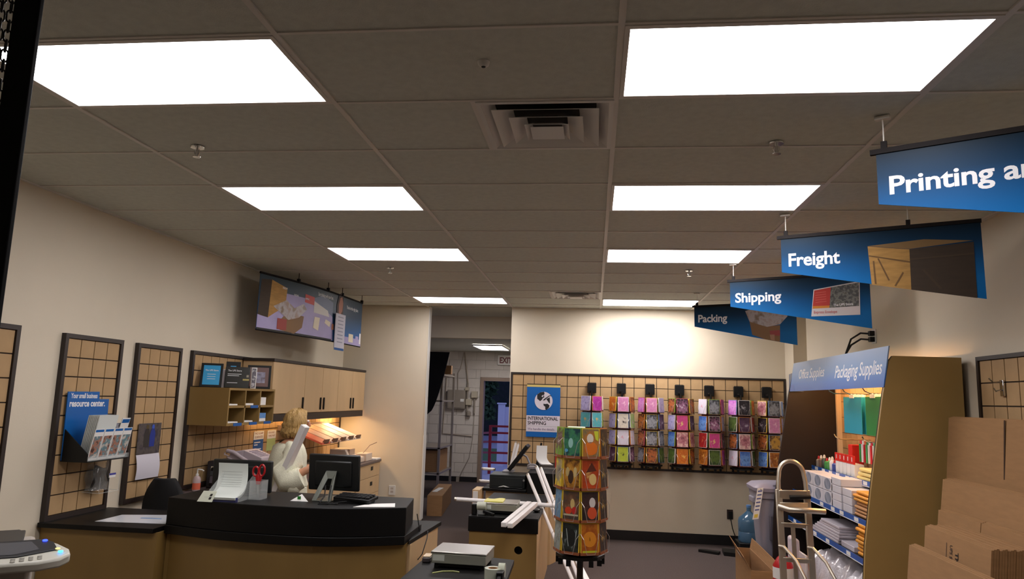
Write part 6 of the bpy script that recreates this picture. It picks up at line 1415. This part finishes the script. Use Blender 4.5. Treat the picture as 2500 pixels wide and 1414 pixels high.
def link_mesh():
    pts = []
    for k in range(20):
        a = 2 * PI * k / 20; pts.append((.0085 * math.cos(a), 0, .0115 * math.sin(a) + (.0075 if math.sin(a) > 0 else -.0075)))
    return MB().tube(pts, .0026, 6, True).mesh('link', m_chain, True)
lme = link_mesh()
def chain(p0, p1, n, sag=0.0):
    for k in range(n):
        f = (k + .5) / n; p = Vector(p0).lerp(Vector(p1), f) + Vector((sag * math.sin(PI * f), 0, -abs(sag) * .3 * math.sin(PI * f)))
        d = (Vector(p1) - Vector(p0)).normalized()
        o = inst('link', lme, t, p - t.location); o.rotation_mode = 'QUATERNION'
        o.rotation_quaternion = d.to_track_quat('Z', 'Y') @ Matrix.Rotation(PI / 2 * (k % 2) + .6, 3, 'Z').to_quaternion()
chain((-1.715, 1.8, 3.0), (-1.717, 1.8, 2.3), 23)
chain((-1.748, 1.8, 3.0), (-1.738, 1.8, 2.62), 13)
MB().box(-1.77, -1.705, 1.79, 1.81, 2.99, ZC).build('ceiling_bracket', m_chain, t)
MB().tube([(-1.738, 1.8, 2.63), (-1.745, 1.8, 2.61), (-1.735, 1.8, 2.6), (-1.722, 1.8, 2.61)], .004, 6).build('hook', m_chain, t, True)
tag(MB().box(-.02, .03, 0, .02, .0, .004).build('paper_scrap', m_paper), 'tiny paper scrap on the carpet in the corridor', 'paper').location = (-1.45, 8.4, 0)

# ================================================================== THE WOMAN BEHIND THE COUNTER
def skin(name, pts, edges, mat, parent, sub=2, root=0):
    """pts: {key: (x, y, z, r)}"""
    keys = list(pts); ix = {k: i for i, k in enumerate(keys)}
    inv = wm(parent).inverted()
    me = bpy.data.meshes.new(name); me.from_pydata([tuple(inv @ Vector(pts[k][:3])) for k in keys], [(ix[a], ix[b]) for a, b in edges], [])
    me.materials.append(mat)
    o = bpy.data.objects.new(name, me); COL.objects.link(o); o.parent = parent
    md = o.modifiers.new('skin', 'SKIN'); md.use_smooth_shade = True; md.branch_smoothing = .4
    for k, sv in zip(keys, me.skin_vertices[0].data):
        r = pts[k][3]; sv.radius = r if isinstance(r, tuple) else (r, r); sv.use_root = (k == keys[root])
    s_ = o.modifiers.new('subdivision', 'SUBSURF'); s_.levels = sub; s_.render_levels = sub
    return o
m_skin = M('skin', (206, 150, 118), .5, var=.04, scale=12)
m_knit = M('cream_knit', (222, 220, 196), .85, var=.04, scale=14, bump=.35, bscale=140)
m_trou = M('charcoal_trousers', (48, 46, 50), .8)
m_hair = M('blond_hair', (196, 160, 98), .5, rgb2=(150, 116, 66), scale=16, stretch=(6, 6, .7), bump=.5, bscale=30)
F = Vector((.76, .65, 0)).normalized(); Rt = Vector((F.y, -F.x, 0))      # facing, her right hand side
B0 = Vector((-2.66, 6.22, 0))
def at(f, r, z): return B0 + F * f + Rt * r + Vector((0, 0, z))
t = thing('person', 'person with blond hair in a loose cream sweater turned away behind the counter', 'person', (-2.66, 6.22, 0))
b = {}
def j(k, v, r): b[k] = (*v, r)
j('pelvis', at(-.02, 0, .90), .13); j('waist', at(-.02, 0, 1.04), .115); j('chest', at(.0, 0, 1.2), .125); j('upper', at(.02, 0, 1.31), .09)
j('neck', at(.045, 0, 1.395), .05); j('skull0', at(.075, 0, 1.455), .062); j('skull1', at(.09, 0, 1.53), .082); j('skull2', at(.085, 0, 1.59), .066)
E = [('pelvis', 'waist'), ('waist', 'chest'), ('chest', 'upper'), ('upper', 'neck'), ('neck', 'skull0'), ('skull0', 'skull1'), ('skull1', 'skull2')]
for s_, n_ in ((1, 'r'), (-1, 'l')):
    j(n_ + 'hip', at(-.01, .09 * s_, .84), .095); j(n_ + 'knee', at(.03, .1 * s_, .47), .062); j(n_ + 'ankle', at(-.01, .1 * s_, .09), .042); j(n_ + 'toe', at(.14, .11 * s_, .035), .035)
    E += [('pelvis', n_ + 'hip'), (n_ + 'hip', n_ + 'knee'), (n_ + 'knee', n_ + 'ankle'), (n_ + 'ankle', n_ + 'toe')]
j('rsh', at(.0, .16, 1.305), .062); j('relb', (-2.56, 5.99, 1.06), .046); j('rwr', (-2.36, 6.02, 1.165), .03); j('rpalm', (-2.29, 6.04, 1.185), .03)
j('lsh', at(.0, -.16, 1.305), .062); j('lelb', at(.06, -.22, 1.07), .046); j('lwr', at(.28, -.12, 1.13), .03); j('lpalm', at(.35, -.08, 1.14), .03)
E += [('upper', 'rsh'), ('rsh', 'relb'), ('relb', 'rwr'), ('rwr', 'rpalm'), ('upper', 'lsh'), ('lsh', 'lelb'), ('lelb', 'lwr'), ('lwr', 'lpalm')]
def fingers(n_, palm, d, side, up):
    d = Vector(d).normalized(); side = Vector(side).normalized(); up = Vector(up).normalized()
    for i, (off, ln) in enumerate(((-.026, .06), (-.009, .07), (.009, .066), (.026, .052))):
        p = Vector(palm) + side * off + d * .035; q = p + d * ln * .5 - up * .01; r_ = q + d * ln * .35 - up * ln * .45
        j(n_ + 'k%d' % i, p, .0095); j(n_ + 'm%d' % i, q, .0085); j(n_ + 't%d' % i, r_, .007)
        E.extend([(n_ + 'palm', n_ + 'k%d' % i), (n_ + 'k%d' % i, n_ + 'm%d' % i), (n_ + 'm%d' % i, n_ + 't%d' % i)])
    p = Vector(palm) - side * .035 + d * .005; q = p + d * .035 - up * .012 - side * .008
    j(n_ + 'th0', p, .011); j(n_ + 'th1', q, .0085); E.extend([(n_ + 'palm', n_ + 'th0'), (n_ + 'th0', n_ + 'th1')])
fingers('r', (-2.29, 6.04, 1.185), (.95, .25, .15), (.2, -.5, .85), (.3, -.85, -.4))
fingers('l', at(.35, -.08, 1.14), F, Rt, (0, 0, 1))
skin('body', b, E, m_skin, t)
# face
hc = at(.09, 0, 1.525)
MB().ell(at(.175, 0, 1.515), (.016, .016, .024), 10, 7).ell(at(.185, 0, 1.502), (.012, .013, .01), 10, 7).build('nose', m_skin, t, True)
for s_ in (-1, 1):
    MB().ell(at(.155, .031 * s_, 1.543), (.013, .013, .011), 10, 7).build('eye', M('eye_white', (232, 228, 224), .2), t, True)
    MB().ell(at(.167, .031 * s_, 1.543), (.004, .004, .005), 8, 6).build('iris', M('iris', (60, 44, 30), .2), t, True)
    MB().ell(at(.085, .083 * s_, 1.525), (.02, .01, .03), 10, 7).build('ear', m_skin, t, True)
MB().tube([at(.158, -.022, 1.475), at(.168, 0, 1.473), at(.158, .022, 1.475)], .006, 6).build('lips', M('lips', (176, 90, 84), .4), t, True)
# bobbed hair
def hair(u, v):
    a = 2 * PI * u; e = -.62 * PI / 2 + (PI / 2 * 1.62) * v          # longitude around the head, latitude
    dx, dy, dz_ = math.cos(e) * math.cos(a), math.cos(e) * math.sin(a), math.sin(e)
    lump = 1 + .035 * math.sin(7 * a + 2 * e) + .025 * math.sin(13 * a - 5 * e) + .02 * math.sin(21 * a + 9 * e)
    rf, rr, ru, rd = .122, .122, .125, .142
    p = Vector((dx * rf * lump, dy * rr * lump, dz_ * (ru if dz_ > 0 else rd) * lump))
    face = max(0.0, dx) ** 1.5 * (1 if dz_ < .45 else max(0, 1 - (dz_ - .45) * 3))
    k = 1 - .62 * face
    p.x *= k
    if dz_ < -.3: p.x *= .86; p.y *= .9
    if dz_ < 0 and dx < 0: p.x -= .012
    return at(.07, 0, 1.527) + F * p.x + Rt * p.y + Vector((0, 0, p.z))
MB().surf(hair, 44, 26).build('hair', m_hair, t, True)
for k in range(26):
    a = PI * .36 + (2 * PI - .72 * PI) * k / 25
    p0 = at(.07 + .112 * math.cos(a), .112 * math.sin(a), 1.50 + .015 * math.sin(k * 2.1)); p1 = at(.065 + .125 * math.cos(a + .05), .125 * math.sin(a + .05), 1.445 + .01 * math.sin(k * 1.3)); p2 = at(.06 + .098 * math.cos(a + .09), .098 * math.sin(a + .09), 1.405 + .012 * math.sin(k * 3.7))
    MB().tube([p0, p1, p2], .014, 6, rs=[.014, .015, .004]).build('hair_lock', m_hair, t, True)
# sweater: wide ringed body with soft folds
def ring(c, ax, bx_, z, n=36, ph=0.0, fold=0.0):
    return [c + F * (ax * math.cos(a)) + Rt * (bx_ * math.sin(a)) + Vector((0, 0, z)) + (F * math.cos(a) + Rt * math.sin(a)) * (fold * math.sin(5 * a + ph)) for a in [2 * PI * k / n for k in range(n)]]
c0 = B0
rings = [ring(c0, .178, .215, .80, fold=.008), ring(c0, .185, .222, .86, ph=.6, fold=.01), ring(c0, .182, .218, .95, ph=1.0, fold=.009), ring(c0, .172, .208, 1.06, ph=1.5, fold=.007), ring(c0 + F * .005, .165, .205, 1.16, ph=2.0, fold=.005),
         ring(c0 + F * .01, .15, .208, 1.25, fold=.003), ring(c0 + F * .015, .128, .195, 1.31), ring(c0 + F * .02, .11, .165, 1.338), ring(c0 + F * .028, .095, .128, 1.352), ring(c0 + F * .03, .09, .12, 1.346)]
sw = MB(); loft(sw, rings, False); sw.build('sweater', m_knit, t, True)
sw = MB(); loft(sw, [ring(c0, .18, .217, .80), ring(c0, .19, .226, .81), ring(c0, .188, .225, .83), ring(c0, .18, .218, .832)], False); sw.build('sweater_hem', m_knit, t, True)
def sleeve(p, rs, name='sleeve', n=18, fold=.006):
    out_ = []; p = [Vector(q) for q in p]; prev = None
    for i, q in enumerate(p):
        d = (p[min(i + 1, len(p) - 1)] - p[max(i - 1, 0)]).normalized()
        a = Vector((0, 0, 1)) - d * d.z if abs(d.z) < .95 else Vector((0, 1, 0)) - d * d.y
        if prev is not None: a = prev - d * prev.dot(d)
        a.normalize(); prev = a; bb = d.cross(a)
        out_.append([q + a * (rs[i] * math.cos(2 * PI * k / n) + fold * math.sin(4 * 2 * PI * k / n + i)) + bb * (rs[i] * math.sin(2 * PI * k / n) + fold * math.sin(3 * 2 * PI * k / n + i * 1.7)) for k in range(n)])
    m_ = MB(); loft(m_, out_, False); return m_.build(name, m_knit, t, True)
rs_ = at(.0, .15, 1.30)
sleeve([at(.0, .08, 1.32), at(-.005, .15, 1.29), at(-.01, .205, 1.2), (-2.60, 5.985, 1.11), (-2.545, 5.97, 1.055), (-2.475, 5.985, 1.06), (-2.425, 6.0, 1.085)], [.06, .078, .088, .092, .096, .092, .09])
sleeve([(-2.425, 6.0, 1.085), (-2.42, 6.0, 1.088), (-2.423, 6.0, 1.086), (-2.44, 5.995, 1.078)], [.09, .088, .08, .074], 'sleeve_cuff')
sleeve([(-2.53, 5.965, 1.03), (-2.50, 5.965, 1.015), (-2.462, 5.985, 1.02), (-2.44, 5.99, 1.045)], [.03, .062, .066, .05], 'sleeve_drape')
sleeve([at(.0, -.08, 1.32), at(-.005, -.15, 1.29), at(.0, -.205, 1.2), at(.04, -.23, 1.09), at(.1, -.21, 1.06), at(.18, -.17, 1.09)], [.06, .078, .086, .085, .085, .082])
# trousers and shoes
for s_ in (-1, 1):
    m_ = MB(); cyl_ = []
    for (f, r, z, q) in ((-.01, .085, .86, .115), (.0, .09, .7, .1), (.025, .1, .47, .078), (.0, .1, .25, .068), (-.01, .1, .07, .07)):
        cyl_.append([at(f + q * math.cos(2 * PI * k / 16), r * s_ + q * math.sin(2 * PI * k / 16), z) for k in range(16)])
    loft(m_, cyl_); m_.build('trouser_leg', m_trou, t, True)
    MB().ell(at(.06, .105 * s_, .035), (.05, .05, .035)).ell(at(.12, .11 * s_, .03), (.055, .05, .03)).ell(at(-.02, .1 * s_, .038), (.05, .048, .038)).build('shoe', m_blackp, t, True)
tubelamp((-2.383, 5.90, 1.52), (-2.665, 6.0, .91), 'white square lamp sleeve tucked under the arm', .027, True)
